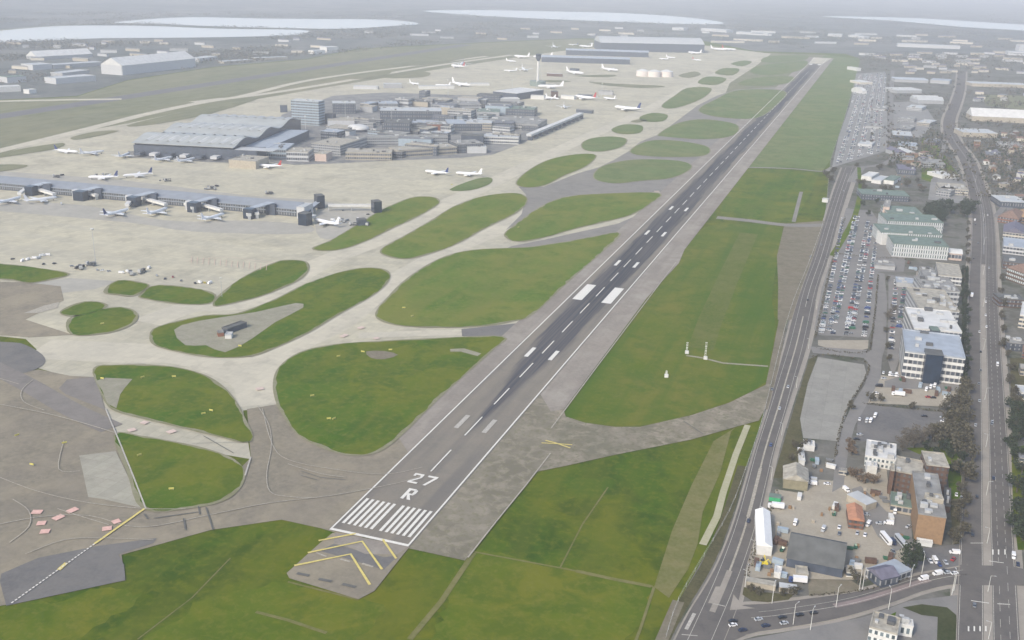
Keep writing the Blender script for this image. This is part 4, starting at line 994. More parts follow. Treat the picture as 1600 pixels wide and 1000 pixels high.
# ---- other airport buildings: (name, label, cat, p0, p1, depth, h, wall, roof, kind, storeys, units)
AB = [
 ("hotel", "tall pale blue glass slab block behind the wave roofed terminal", "office block", (456, 194), (499, 197), 26, 47, 'blue', 'metal', 'flat', 9, 2),
 ("office_block", "small dark block left of the tall glass slab", "office block", (438, 176), (449, 176), 12, 14, 'slate', 'dfelt', 'flat', 0, 0),
 ("terminal_hall", "beige flat hall with a pale roof in front of the dark terminal", "hall", (358, 262), (400, 265), 45, 12, 'tan', 'gravel', 'flat', 0, 4),
 ("terminal_hall", "low grey blue hall right of the dark terminal", "hall", (410, 246), (448, 247), 60, 14, 'blue', 'bluegrey', 'flat', 2, 5),
 ("terminal_hall", "pale box building left of the striped ramp", "hall", (448, 252), (482, 253), 40, 15, 'lgrey', 'gravel', 'flat', 2, 3),
 ("terminal_hall", "small beige building with a hole-like door beside the ramp", "hall", (492, 252), (510, 253), 30, 12, 'pink', 'gravel', 'flat', 0, 1),
 ("multi_storey_car_park", "square grey parking block with dark recessed edges", "car park building", (487, 240), (532, 244), 70, 17, 'grey', 'gravel', 'flat', 4, 2),
 ("pier_building", "long low pale pier with a flat beige roof, left one of the pair", "pier building", (540, 250), (612, 251), 40, 12, 'tan', 'gravel', 'flat', 2, 6),
 ("pier_building", "long low pale pier with a flat beige roof, right one of the pair", "pier building", (620, 247), (714, 241), 38, 12, 'tan', 'gravel', 'flat', 2, 8),
 ("office_block", "low dark-windowed block behind the left beige pier", "office block", (570, 228), (700, 227), 30, 14, 'grey', 'felt', 'flat', 3, 5),
 ("office_block", "dark blocky building under the long bright parapet", "office block", (600, 210), (640, 211), 50, 22, 'slate', 'dfelt', 'flat', 3, 4),
 ("office_block", "purple grey block with a long white parapet", "office block", (594, 190), (690, 191), 55, 22, 'slate', 'metal', 'flat', 3, 6),
 ("office_block", "pale building with stepped dark storeys behind the glass slab", "office block", (520, 178), (556, 178), 40, 22, 'slate', 'metal', 'flat', 4, 2),
 ("office_block", "flat cream block between the two dark cores", "office block", (512, 198), (554, 198), 45, 12, 'lgrey', 'gravel', 'flat', 0, 3),
 ("office_block", "slim dark stair core right of the glass slab", "office block", (508, 194), (520, 195), 14, 20, 'slate', 'dfelt', 'flat', 0, 0),
 ("office_block", "low block with a pale roof behind the white parapet", "office block", (592, 172), (622, 172), 40, 14, 'grey', 'bluegrey', 'flat', 2, 2),
 ("hangar", "white roofed hangar with a dark front edge left of the control tower", "hangar", (770, 153), (807, 157), 120, 16, 'slate', 'white', 'flat', 0, 0),
 ("hangar", "lower white roof in front of the white roofed hangar", "hangar", (782, 160), (812, 160), 30, 8, 'grey', 'white', 'flat', 0, 0),
 ("office_block", "blue grey terminal block with rooftop plant in the middle of the cluster", "office block", (700, 205), (760, 205), 60, 14, 'slate', 'bluegrey', 'flat', 2, 10),
 ("office_block", "brown sided hall with a small pale roof in the cluster", "office block", (668, 206), (692, 206), 30, 14, 'red', 'felt', 'flat', 0, 3),
 ("office_block", "long flat hall left of the curved elevated pier", "office block", (716, 240), (756, 238), 45, 15, 'slate', 'felt', 'flat', 3, 5),
 ("office_block", "white edged hall at the foot of the elevated pier", "office block", (730, 240), (760, 240), 24, 11, 'lgrey', 'metal', 'flat', 0, 2),
 ("office_block", "pale block with antenna beside the elevated pier", "office block", (756, 224), (810, 226), 40, 12, 'white', 'metal', 'flat', 2, 5),
 ("office_block", "wide grey hall behind the elevated pier", "office block", (756, 200), (840, 205), 90, 12, 'grey', 'felt', 'flat', 2, 12),
 ("office_block", "green grey roofed hall behind the elevated pier", "office block", (745, 184), (780, 185), 50, 13, 'grey', 'green', 'flat', 0, 6),
 ("office_block", "low grey hall with scattered plant left of the tower stands", "office block", (790, 180), (835, 182), 50, 14, 'slate', 'green', 'flat', 2, 6),
 ("office_block", "flat pale shed above the tower stands' left end", "office block", (700, 172), (752, 172), 60, 12, 'grey', 'felt', 'flat', 2, 5),
 ("office_block", "small brown block right of the tower stands' first plane", "office block", (863, 153), (872, 153), 20, 15, 'brick', 'dfelt', 'flat', 0, 0),
 ("office_block", "dark stair block in the tower stands", "office block", (823, 152), (829, 153), 15, 15, 'slate', 'dfelt', 'flat', 0, 0),
 ("office_block", "low white hall in the tower stands", "office block", (829, 155), (850, 156), 12, 9, 'white', 'metal', 'flat', 0, 0),
 ("office_block", "white hall second in the tower stands", "office block", (876, 154), (897, 156), 12, 8, 'white', 'metal', 'flat', 0, 0),
 ("office_block", "long dark low hall third in the tower stands", "office block", (902, 153), (925, 154), 18, 8, 'slate', 'felt', 'flat', 0, 0),
 ("office_block", "grey hall fourth in the tower stands", "office block", (935, 148), (957, 149), 20, 9, 'grey', 'felt', 'flat', 0, 2),
 ("office_block", "small red brown shed on the open apron right of the tower", "office block", (854, 119), (878, 120), 12, 8, 'brick', 'metal', 'flat', 0, 0),
 ("office_block", "dark low block on the open apron above the taxiway", "office block", (890, 110), (901, 111), 16, 6, 'slate', 'dfelt', 'flat', 0, 0),
 ("satellite_terminal", "long pale roofed satellite, nearer of the two far ones", "satellite terminal", (846, 97), (984, 101), 45, 17, 'slate', 'bluegrey', 'vault', 0, 0),
 ("satellite_terminal", "long pale roofed satellite, farther of the two far ones", "satellite terminal", (884, 86), (1013, 90), 45, 18, 'slate', 'bluegrey', 'vault', 0, 0),
 ("terminal", "huge pale vaulted terminal in the haze beyond both satellites", "terminal building", (938, 80), (1100, 83), 170, 33, 'slate', 'metal', 'vault', 0, 0),
 ("cargo_shed", "long white twin roofed cargo warehouse beyond the southern runway", "warehouse", (192, 118), (306, 105), 75, 26, 'lgrey', 'white', 'gable', 0, 0),
 ("cargo_shed", "pale box hall joined to the left end of the long cargo warehouse", "warehouse", (168, 116), (191, 118), 80, 24, 'lgrey', 'white', 'flat', 0, 0),
 ("cargo_shed", "white roofed shed with a thin wavy roof line, farthest of the cargo group", "warehouse", (58, 94), (145, 89), 60, 10, 'grey', 'white', 'gable', 0, 0),
 ("cargo_shed", "flat white roofed shed left in the cargo group", "warehouse", (52, 110), (82, 108), 60, 14, 'lgrey', 'metal', 'flat', 0, 0),
 ("cargo_shed", "grey sided shed in the middle of the cargo group", "warehouse", (84, 108), (160, 103), 40, 11, 'grey', 'metal', 'flat', 0, 0),
 ("cargo_shed", "low white shed nearest the southern runway", "warehouse", (88, 132), (150, 127), 50, 14, 'lgrey', 'metal', 'flat', 0, 0),
 ("cargo_shed", "pale low shed with a thin roof behind the nearest cargo shed", "warehouse", (98, 120), (140, 115), 40, 9, 'grey', 'metal', 'flat', 0, 0),
 ("cargo_shed", "bright white building cut by the picture's left side", "warehouse", (-40, 146), (33, 143), 30, 12, 'white', 'white', 'flat', 0, 0),
 ("cargo_shed", "small white annex right of the bright white building", "warehouse", (37, 146), (46, 147), 20, 9, 'white', 'white', 'flat', 0, 0),
 ("cargo_shed", "pale green grey hall at the far left", "warehouse", (12, 130), (42, 128), 40, 14, 'lgrey', 'green', 'flat', 0, 0),
 ("cargo_shed", "white low halls beyond the long cargo warehouse", "warehouse", (312, 97), (340, 93), 40, 10, 'lgrey', 'metal', 'flat', 0, 0),
 ("cargo_shed", "second white low hall beyond the long cargo warehouse", "warehouse", (350, 100), (395, 97), 30, 7, 'tan', 'metal', 'flat', 0, 0),
 ("cargo_shed", "third white low hall beyond the long cargo warehouse", "warehouse", (400, 95), (450, 93), 30, 8, 'tan', 'metal', 'flat', 0, 0),
 ("office_block", "small white office beyond the southern runway, left of a pair", "office block", (490, 85), (508, 84), 30, 12, 'white', 'white', 'flat', 0, 0),
 ("office_block", "bright white office beyond the southern runway, right of a pair", "office block", (511, 83), (529, 82), 40, 20, 'white', 'white', 'flat', 0, 0),
 ("office_block", "low cream hut beside the elevated pier's far end", "office block", (900, 176), (925, 178), 10, 7, 'slate', 'felt', 'flat', 0, 0),
 ("cargo_shed", "long low white stand building above the old terminals", "hall", (655, 139), (710, 139), 16, 7, 'white', 'metal', 'flat', 0, 0),
 ("cargo_shed", "long low white stand building right of its twin", "hall", (735, 134), (765, 134), 14, 6, 'white', 'metal', 'flat', 0, 0),
 ("cargo_shed", "low pale hall left above the old terminals", "hall", (552, 139), (590, 140), 20, 7, 'lgrey', 'metal', 'flat', 0, 0),
 ("cargo_shed", "low grey hall centre above the old terminals", "hall", (600, 138), (628, 138), 20, 11, 'grey', 'metal', 'flat', 0, 0),
 ("service_hut", "small hut in the gravel patch with a dark flat roof", "hut", (356, 524), (386, 513), 7, 5, 'slate', 'dfelt', 'flat', 0, 0),
 ("service_hut", "small white cabin in the gravel patch", "hut", (352, 531), (362, 531), 7, 4, 'white', 'metal', 'flat', 0, 0),
 ("service_hut", "small reddish cabin in the gravel patch", "hut", (341, 528), (350, 527), 6, 4, 'red', 'felt', 'flat', 0, 0),
]
for nm, lb, ct, p0, p1, d_, h_, wl, rf, kd, st, un in AB:
    bldg(nm, lb, ct, p0, p1, d_, h_, wl, rf, kd, st, 6.0 if h_ > 12 else 5.0, un, group="buildings of the airport")
# white dome roof
p = at(559, 205); m = MB()
vs, fs = [], []
for j in range(6):
    for i in range(20):
        a_ = 2 * PI * i / 20; t_ = j / 5 * PI / 2
        vs.append((math.cos(a_) * 22 * math.cos(t_ * .96), math.sin(a_) * 22 * math.cos(t_ * .96), 5 + 8 * math.sin(t_)))
fs = [(j * 20 + i, j * 20 + (i + 1) % 20, (j + 1) * 20 + (i + 1) % 20, (j + 1) * 20 + i) for j in range(5) for i in range(20)] + [tuple(range(100, 120))]
root = empty("pavilion", (p.x, p.y, Z2)); tag(root, "white dome-roofed pavilion among the old terminals", "pavilion")
m.add(vs, fs); m.build("dome", ROOFS['white'], root, smooth=True)
m = MB(); m.cyl((0, 0, 0), (0, 0, 5), 20, 20, 20); m.build("wall", WALLS['slate'], root)

# elevated pier with white roof on legs
a, b = at(826, 220), at(908, 185); L = (b - a).length
root = empty("elevated_pier", (a.x, a.y, Z2), math.atan2(b.y - a.y, b.x - a.x)); tag(root, "white roofed elevated pier on dark legs reaching towards the taxiway", "pier building")
m = MB(); m.box(0, L, -5, 5, 8, 11.5); m.build("tunnel", WALLS['lgrey'], root)
m = MB(); m.box(-.3, L + .3, -5.5, 5.5, 11.55, 12.2); m.build("roof", ROOFS['white'], root)
for k in range(12):
    x = 6 + k * (L - 12) / 11; m = MB(); m.box(x - 4, x + 4, -5.2, 3, 0, 7.95); m.build("leg", WALLS['slate'], root)

# control tower
p = at(840, 134)
root = empty("control_tower", (p.x, p.y, Z2)); tag(root, "tall white control tower with a dark cab on a round green-grey base", "control tower")
m = MB(); m.cyl((0, 0, 0), (0, 0, 13), 22, 22, 24); m.build("base", mat_plain("tower_base", (.19, .235, .215), .7, noise=.12, scale=.1), root)
m = MB(); m.cyl((0, 0, 13), (0, 0, 70), 3.6, 3.2, 14); m.build("shaft", WALLS['white'], root)
m = MB(); m.cyl((0, 0, 66), (0, 0, 76), 3.6, 7.6, 16); m.cyl((0, 0, 76), (0, 0, 79), 7.6, 7.4, 16); m.build("cab_base", WALLS['slate'], root)
m = MB(); m.cyl((0, 0, 79.02), (0, 0, 84), 7.2, 8.2, 16); m.build("cab", WALLS['dark'], root)
m = MB(); m.cyl((0, 0, 84.02), (0, 0, 85), 8.3, 7.8, 16); m.cyl((0, 0, 85), (0, 0, 89), .4, .2, 6); m.build("cab_roof", WALLS['slate'], root)
for k in range(3):
    an = k * 2.1; m = MB(); m.cyl((math.cos(an) * 14, math.sin(an) * 14, 13), (math.cos(an) * 3.4, math.sin(an) * 3.4, 52), .25, .25, 5); m.build("stay_cable", STEEL, root)
# round fuel tanks
for k, (x, y) in enumerate([(1004, 119), (1022, 120), (1041, 120)]):
    p = at(x, y); root = empty("fuel_tank", (p.x, p.y, Z2)); tag(root, "pale round tank by the far taxiway, %s of three from the left" % ORD[k], "tank", "round tanks")
    m = MB(); m.cyl((0, 0, 0), (0, 0, 16), 20, 20, 24); m.build("shell", mat_plain("tank_paint", (.72, .66, .62), .6, noise=.06), root)
    m = MB(); m.cyl((0, 0, 16.02), (0, 0, 21), 20.2, 5, 24); m.build("roof", WALLS['white'], root)

# floodlight masts
MASTS = [(150, 415), (347, 465), (838, 152), (478, 215), (540, 190), (940, 155), (860, 160), (700, 150), (612, 200), (800, 150)]
for k, (x, y) in enumerate(MASTS):
    p = at(x, y)
    if k == 0:
        root = empty("floodlight_mast"); m = MB(); m.cyl((0, 0, 0), (0, 0, 38), .45, .25, 7); m.build("pole", STEEL, root)
        m = MB(); m.cyl((0, 0, 38), (0, 0, 39.5), 1.7, 1.9, 10); m.build("lamp_head", POLEM, root); MAST = root; o = root
    else: o = copy_tree(MAST)
    o.location = (p.x, p.y, Z2)
    if k == 1: o.scale = (.5, .5, .5)
    tag(o, "tall pale floodlight mast " + ["alone on the near apron", "short one at the corner of three grass islands", "just below the control tower", "in front of the tall glass slab", "right of the tall glass slab", "by the last tower stand", "by the second tower stand", "left of the white roofed hangar", "behind the white dome", "right of the white roofed hangar"][k], "floodlight mast", "floodlight masts")

# ground vehicles and equipment on the aprons
GC = {}
def GORD(w_):
    GC[w_] = GC.get(w_, -1) + 1
    return ORD[GC[w_]] if GC[w_] < len(ORD) else 'last'
GV = [(20, 406, 'black', 0), (35, 409, 'white', 1), (44, 407, 'white', 1), (53, 405, 'white', 1), (60, 405, 'silver', 1), (66, 401, 'white', 1), (74, 400, 'white', 1), (68, 414, 'black', 0), (85, 413, 'black', 0), (112, 417, 'silver', 0), (120, 420, 'black', 1), (128, 418, 'black', 1), (138, 413, 'black', 1), (146, 413, 'grey', 1),
      (152, 423, 'silver', 0), (160, 424, 'white', 0), (170, 425, 'silver', 0), (190, 428, 'white', 1), (199, 426, 'white', 1), (206, 430, 'silver', 1), (219, 429, 'grey', 0), (226, 424, 'grey', 0), (233, 420, 'white', 1), (258, 437, 'black', 0), (283, 440, 'grey', 0), (305, 444, 'black', 0), (312, 443, 'white', 1), (320, 443, 'yellow', 0), (328, 444, 'white', 1), (270, 434, 'red', 0),
      (96, 320, 'silver', 1), (245, 432, 'silver', 0), (560, 344, 'white', 1), (530, 343, 'white', 1), (542, 346, 'grey', 1), (520, 345, 'white', 1), (536, 330, 'grey', 0), (575, 336, 'black', 0), (548, 350, 'silver', 0),
      (90, 277, 'grey', 1), (97, 275, 'black', 1), (158, 276, 'grey', 0), (171, 275, 'black', 1), (250, 283, 'grey', 0), (258, 282, 'black', 1), (322, 297, 'grey', 1), (332, 294, 'black', 1), (339, 292, 'black', 1), (418, 304, 'black', 1), (424, 303, 'grey', 1)]
for k, (x, y, c_, v) in enumerate(GV):
    p = at(x, y)
    where = "near apron edge" if y > 395 else ("stand past the pier end" if x > 500 else ("near side of the pier" if y > 310 else "apron behind the pier"))
    small_car(p.x, p.y, RND.uniform(0, 6.28), c_, "%s %s on the %s, %s from the left there" % (c_, 'service van' if v else 'service car', where, GORD(where)), "service vehicles on the aprons", z=Z4, name="service_vehicle", van=bool(v))
# tugs and loaders: larger dark equipment clusters
def loader(px, py, rz, label):
    p = at(px, py); root = empty("cargo_loader", (p.x, p.y, Z4), rz); tag(root, label, "loader", "cargo loaders on the apron"); 
    m = MB(); m.box(-5, 5, -1.6, 1.6, .8, 1.4); m.build("deck", UNITD, root)
    m = MB(); m.box(-5, -3, -1.6, 1.6, 1.402, 4.2); m.build("cab", UNIT, root)
    m = MB(); m.box(0, 5, -1.5, 1.5, 3.2, 3.9); m.box(.5, .9, -1.2, 1.2, 1.402, 3.198); m.box(4.2, 4.6, -1.2, 1.2, 1.402, 3.198); m.build("lift_platform", UNITD, root)
    for x in (-3.5, 3.5):
        for s in (-1, 1):
            w_ = MB(); w_.cyl((x, s * 1.2, .5), (x, s * 1.65, .5), .5, .5, 8); w_.build("wheel", DARKM, root)
for k, (x, y) in enumerate([(126, 421), (142, 416), (222, 427), (205, 430), (88, 278), (165, 276), (326, 296), (334, 297), (420, 304), (574, 353), (552, 353), (536, 348), (150, 277), (262, 284)]):
    loader(x, y, RND.uniform(0, 3), "dark cargo loader on the apron, %s counting outwards from the near grass edge" % ORD[k])

# taxiway signs in the grass: small yellow boards
SG = [(272, 591), (223, 592), (330, 644), (318, 649), (268, 767), (218, 714), (160, 594), (488, 621), (514, 657), (522, 657), (567, 552), (529, 559), (610, 549), (27, 683), (50, 729), (101, 695), (631, 483), (644, 496), (375, 543), (160, 508), (706, 290), (810, 357)]
for k, (x, y) in enumerate(SG):
    p = at(x, y); root = empty("taxiway_sign", (p.x, p.y, Z6), [.5, 1.2, 0, .9][k % 4]); tag(root, "small yellow taxiway sign, %s in a count along the near grass and asphalt" % (ORD[k]), "sign", "taxiway signs")
    m = MB(); m.box(-1.5, 1.5, -.2, .2, .35, 1.35); m.build("board", mat_plain("sign_yellow", (.55, .5, .13), .5, noise=.05), root)
    for s in (-1.1, 1.1):
        m = MB(); m.box(s - .08, s + .08, -.1, .1, 0, .348); m.build("leg", STEEL, root)
# glide path aerial, cabins and radar aids on the right-hand grass
def mast_cabin(px, py, h, label, name="navigation_aid"):
    p = at(px, py); root = empty(name, (p.x, p.y, Z3), .2); tag(root, label, "navigation aid")
    m = MB(); m.box(-1.5, 1.5, -1.2, 1.2, 0, 2.3); m.build("cabin", WALLS['white'], root)
    m = MB()
    for s in (-.5, .5): m.cyl((s, 3, 0), (s, 3, h), .16, .12, 5)
    for k in range(5): m.box(-.5, .5, 2.9, 3.1, 1.5 + k * h / 6, 1.7 + k * h / 6)
    m.build("lattice_mast", POLEM, root)
    for z in (h * .45, h * .72, h * .97):
        q_ = MB(); q_.box(-.8, .8, 2.7, 2.9, z - .22, z + .22); q_.build("aerial", POLEM, root)
mast_cabin(1102, 562, 14, "white cabin with a tall thin aerial mast on the right-hand grass")
mast_cabin(1073, 553, 9, "grey thin aerial mast left of the white cabin")
mast_cabin(1041, 590, 4, "small white cabin on the grass nearest the runway")
p = at(1288, 316); bldg("airfield_hut", "small white hut with a dark roof beside the perimeter road", "hut", (1284, 316), (1293, 317), 7, 4.5, 'white', 'metal', 'flat', 0, 4.0, 0)
# airfield boundary fence
fp = road_pts(RFENCE[1:], 3)
tot = MB()
root = empty("fence", (fp[0][0], fp[0][1], Z1)); tag(root, "thin wire security fence between the airfield grass and the perimeter road", "fence")
ox, oy = fp[0]
m = MB(); cnt = 0
for i in range(len(fp) - 1):
    a, b = Vector(fp[i]), Vector(fp[i + 1]); Ls = (b - a).length; d = (b - a) / Ls
    m.cyl((a.x - ox, a.y - oy, 2.5), (b.x - ox, b.y - oy, 2.5), .05, .05, 4, caps=False); m.cyl((a.x - ox, a.y - oy, 1.2), (b.x - ox, b.y - oy, 1.2), .05, .05, 4, caps=False)
m.build("rail", STEEL, root)
cnt = 0
acc = 0
for i in range(len(fp) - 1):
    a, b = Vector(fp[i]), Vector(fp[i + 1]); Ls = (b - a).length
    n = int(Ls / 12)
    for k in range(n):
        if cnt >= 98: break
        q_ = a.lerp(b, k / n); mm = MB(); mm.box(q_.x - ox - .08, q_.x - ox + .08, q_.y - oy - .08, q_.y - oy + .08, 0, 2.7); mm.build("post", STEEL, root); cnt += 1

# smaller blocks and plant scattered through the old terminal area
rr = random.Random(33)
zone = W([(470, 246), (500, 180), (560, 160), (640, 152), (760, 158), (830, 180), (840, 200), (800, 216), (720, 236), (600, 246)])
used = [(o.location.x, o.location.y) for o in COL.objects if o.parent is None and o.get("category") in ("office block", "hall", "pier building", "pavilion")]
xs = [p[0] for p in zone]; ys = [p[1] for p in zone]; k = 0; t = 0
def inpoly0(x, y, poly):
    c = False; n = len(poly); j = n - 1
    for i in range(n):
        xi, yi = poly[i]; xj, yj = poly[j]
        if ((yi > y) != (yj > y)) and (x < (xj - xi) * (y - yi) / (yj - yi) + xi): c = not c
        j = i
    return c
while k < 62 and t < 4000:
    t += 1; x, y = rr.uniform(min(xs), max(xs)), rr.uniform(min(ys), max(ys))
    if not inpoly0(x, y, zone) or any((x - a) ** 2 + (y - b) ** 2 < 24 ** 2 for a, b in used): continue
    used.append((x, y)); Ls = rr.uniform(14, 60); wl = rr.choice(['slate', 'grey', 'lgrey', 'tan', 'blue', 'slate', 'dark']); rf = rr.choice(['felt', 'dfelt', 'bluegrey', 'gravel', 'metal', 'felt', 'slate'])
    p0 = Vector((x, y, 0)); an = rr.choice((0.0, 0.1, -.08, .3)); p1 = p0 + Vector((math.cos(an), math.sin(an), 0)) * Ls
    bldg("service_building", "small %s building with a %s roof crowded between the old terminals" % ({'slate': 'dark', 'grey': 'grey', 'lgrey': 'pale', 'tan': 'beige', 'blue': 'bluish', 'dark': 'black glazed'}[wl], {'felt': 'grey', 'dfelt': 'dark', 'bluegrey': 'bluish', 'gravel': 'gravelled', 'metal': 'pale metal', 'slate': 'slate'}[rf]),
         "service building", p0, p1, rr.uniform(10, 40), rr.uniform(6, 18), wl, rf, 'flat', rr.choice((0, 2, 3)), 6, rr.choice((0, 1, 2, 3)), "small buildings between the old terminals")
    k += 1

# ================================================================== THE TOWN SIDE
def inpoly(x, y, poly):
    c = False; n = len(poly); j = n - 1
    for i in range(n):
        xi, yi = poly[i]; xj, yj = poly[j]
        if ((yi > y) != (yj > y)) and (x < (xj - xi) * (y - yi) / (yj - yi) + xi): c = not c
        j = i
    return c
def Dp(p0, pb): return (at(*pb) - at(*p0)).length

# perimeter road ----------------------------------------------------------
pl = [(1050, 1010), (1075, 960), (1100, 920), (1122, 880), (1142, 830), (1155, 790), (1168, 745), (1181, 700), (1200, 640), (1213, 590), (1227, 540), (1240, 490), (1253, 450), (1271, 400), (1287, 350), (1302, 300), (1316, 262)]
pr = [(1128, 1010), (1150, 955), (1160, 915), (1168, 880), (1180, 840), (1190, 800), (1201, 750), (1212, 700), (1230, 640), (1246, 590), (1260, 545), (1270, 500), (1279, 450), (1296, 400), (1309, 350), (1325, 300), (1338, 262)]
PL, PR = road_pts(pl, 3), road_pts(pr, 3)
sheet("footway", road_pts([(x - 3, y) for x, y in pl], 3) + road_pts([(x + 7, y) for x, y in pr], 3)[::-1], Z2, G_PATH)
sheet("perimeter_road", PL + PR[::-1], Z3, G_ROAD)
def kerb(path, name="kerb"):
    pts = path
    root_v = MB()
    for i in range(len(pts) - 1):
        a, b = Vector(pts[i]), Vector(pts[i + 1]); d = (b - a).normalized(); n_ = Vector((-d.y, d.x)) * .18
        root_v.add([(*(a - n_), Z3 - .1), (*(b - n_), Z3 - .1), (*(b + n_), Z3 - .1), (*(a + n_), Z3 - .1), (*(a - n_), Z3 + .14), (*(b - n_), Z3 + .14), (*(b + n_), Z3 + .14), (*(a + n_), Z3 + .14)],
                   [(4, 5, 6, 7), (0, 1, 5, 4), (2, 3, 7, 6)])
    o = root_v.build(name, G_PATH); o["kind"] = 'structure'
kerb(PL); kerb(PR)
mid = [((a[0] + b[0]) / 2, (a[1] + b[1]) / 2) for a, b in zip(PL, PR)]
def off(path, d): return ribbon_pts(path, abs(d) * 2)[0 if d > 0 else 1]
strips("road_markings", [(mid[4:34], 1.1), (mid[14:20], 2.0)], Z3 + .1, P_FAINT)
strips("road_markings", [(mid[3:9], 3.0)], Z3 + .12, G_PATH)
strips("road_markings", [(off(mid, 5.2), .3), (off(mid, -5.2), .3)], Z3 + .14, P_WORN)
strips("road_markings", [(mid[34:48], .5)], Z3 + .1, P_WORN)
strips("ditch_verge", [(off(PL, 5)[:20], 6.0)], Z2 + .02, G_SCRUB)
strips("grass_verge", [(road_pts([(1345, 300), (1335, 340), (1310, 385), (1300, 400)], 3), 7.0), (road_pts([(1342, 262), (1345, 300)], 3), 6)], Z3, G_ISL)
# cross road
cr_t = [(1128, 990), (1150, 950), (1200, 944), (1280, 934), (1340, 925), (1390, 912), (1440, 898), (1480, 890), (1512, 884)]
cr_b = [(1090, 1030), (1165, 994), (1220, 984), (1290, 972), (1340, 960), (1400, 941), (1440, 926), (1480, 916), (1512, 914)]
CT, CB = road_pts(cr_t, 3), road_pts(cr_b, 3)
sheet("footway", road_pts([(x, y - 5) for x, y in cr_t], 3) + road_pts([(x, y + 5) for x, y in cr_b], 3)[::-1], Z2 + .03, G_PATH)
sheet("cross_road", CT + CB[::-1], Z3 + .03, G_ROAD)
kerb(CT[3:]); kerb(CB[3:])
cm = [((a[0] + b[0]) / 2, (a[1] + b[1]) / 2) for a, b in zip(CT, CB)]
strips("road_markings", [(cm[4:], .35), (off(cm, 4.2)[5:], .25)], Z3 + .16, P_WORN)
sheet("road_markings", [tuple(p) for p in off(cm, 2.5)[10:20]] + [tuple(p) for p in off(cm, -1.0)[10:20]][::-1], Z3 + .13, mat_plain("reddish_bus_lane", (.235, .19, .18), .9, noise=.15, scale=.2))
strips("road_markings", [(W([(1065, 993), (1090, 995)]), .6), (W([(1112, 944), (1133, 949)]), .6), (W([(1072, 985), (1085, 960)]), 1.8)], Z3 + .17, P_WORN)
sheet("traffic_island", W([(1118, 918), (1126, 918), (1118, 945), (1106, 944)]), Z3 + .18, G_PATH)
sheet("traffic_island", W([(1146, 930), (1160, 948), (1180, 952), (1140, 955)]), Z3 + .18, G_PATH)

# dual carriageway ---------------------------------------------------------
a4 = [(1545, 1060), (1544, 1000), (1543, 900), (1541, 800), (1540, 700), (1538, 600), (1536, 500), (1536, 430), (1537, 370), (1534, 325), (1524, 285), (1511, 250), (1494, 225), (1484, 205), (1484, 185), (1492, 165), (1500, 140), (1503, 112)]
A4 = road_pts(a4, 4)
N4 = len(A4)
strips("footway", [(A4, 36.0)], Z2 + .01, G_PATH)
strips("dual_carriageway", [(A4[:40], 28.5)], Z3 + .02, G_ROAD)
strips("dual_carriageway", [(A4[39:], 25.0)], Z3 + .02, G_ROAD)
strips("central_reserve", [(A4[:30], 4.2)], Z3 + .14, G_PATH)
strips("central_reserve", [(A4[30:52], 2.0)], Z3 + .14, G_LOT)
kerb(off(A4, 14.3)[:40]); kerb(off(A4, -14.3)[:40])
dm = []
for d in (-5.6, -9.2, 5.6, 9.2):
    P = off(A4, d)
    for i in range(len(P) - 1):
        a, b = Vector(P[i]), Vector(P[i + 1]); Ls = (b - a).length; n = max(1, int(Ls / 9))
        for k in range(n):
            s0 = a.lerp(b, k / n); s1 = a.lerp(b, min(1, (k + .5) / n)); dm.append(([tuple(s0), tuple(s1)], .22))
strips("lane_markings", dm[:700], Z3 + .08, P_WORN)
strips("road_markings", [(off(A4, 2.6)[:40], .3), (off(A4, -2.6)[:40], .3), (off(A4, 13.4)[:40], .3), (off(A4, -13.4)[:40], .3)], Z3 + .09, P_WORN)
ar = []
for y in (864, 984):
    for x in ((1551, 1560, 1570) if y == 864 else (1513, 1522, 1531, 1540)):
        ar.append((W([(x, y + 4), (x, y - 4)]), .7))
strips("lane_arrow_markings", ar, Z3 + .18, P_WHITE)
strips("stop_line_markings", [(W([(1545, 878), (1568, 881)]), .5), (W([(1517, 940), (1545, 944)]), .5), (W([(1516, 850), (1536, 850)]), .4), (W([(1558, 945), (1578, 946)]), .5)], Z3 + .18, P_WHITE)
sheet("road_junction", W([(1500, 884), (1580, 886), (1640, 900), (1640, 918), (1578, 916), (1500, 916)]), Z3 + .16, G_ROAD)
strips("side_street", [(road_pts([(1578, 330), (1576, 300), (1578, 262), (1574, 235), (1555, 215), (1520, 200)], 3), 8), (road_pts([(1555, 340), (1572, 318), (1577, 300)], 3), 8), (road_pts([(1580, 905), (1620, 905)], 2), 10),
                       (road_pts([(1395, 110), (1392, 160), (1392, 210), (1394, 250), (1345, 262)], 3), 12), (road_pts([(1345, 262), (1330, 285)], 3), 14), (road_pts([(1460, 285), (1480, 205)], 3), 8)], Z2 + .12, G_LOT)

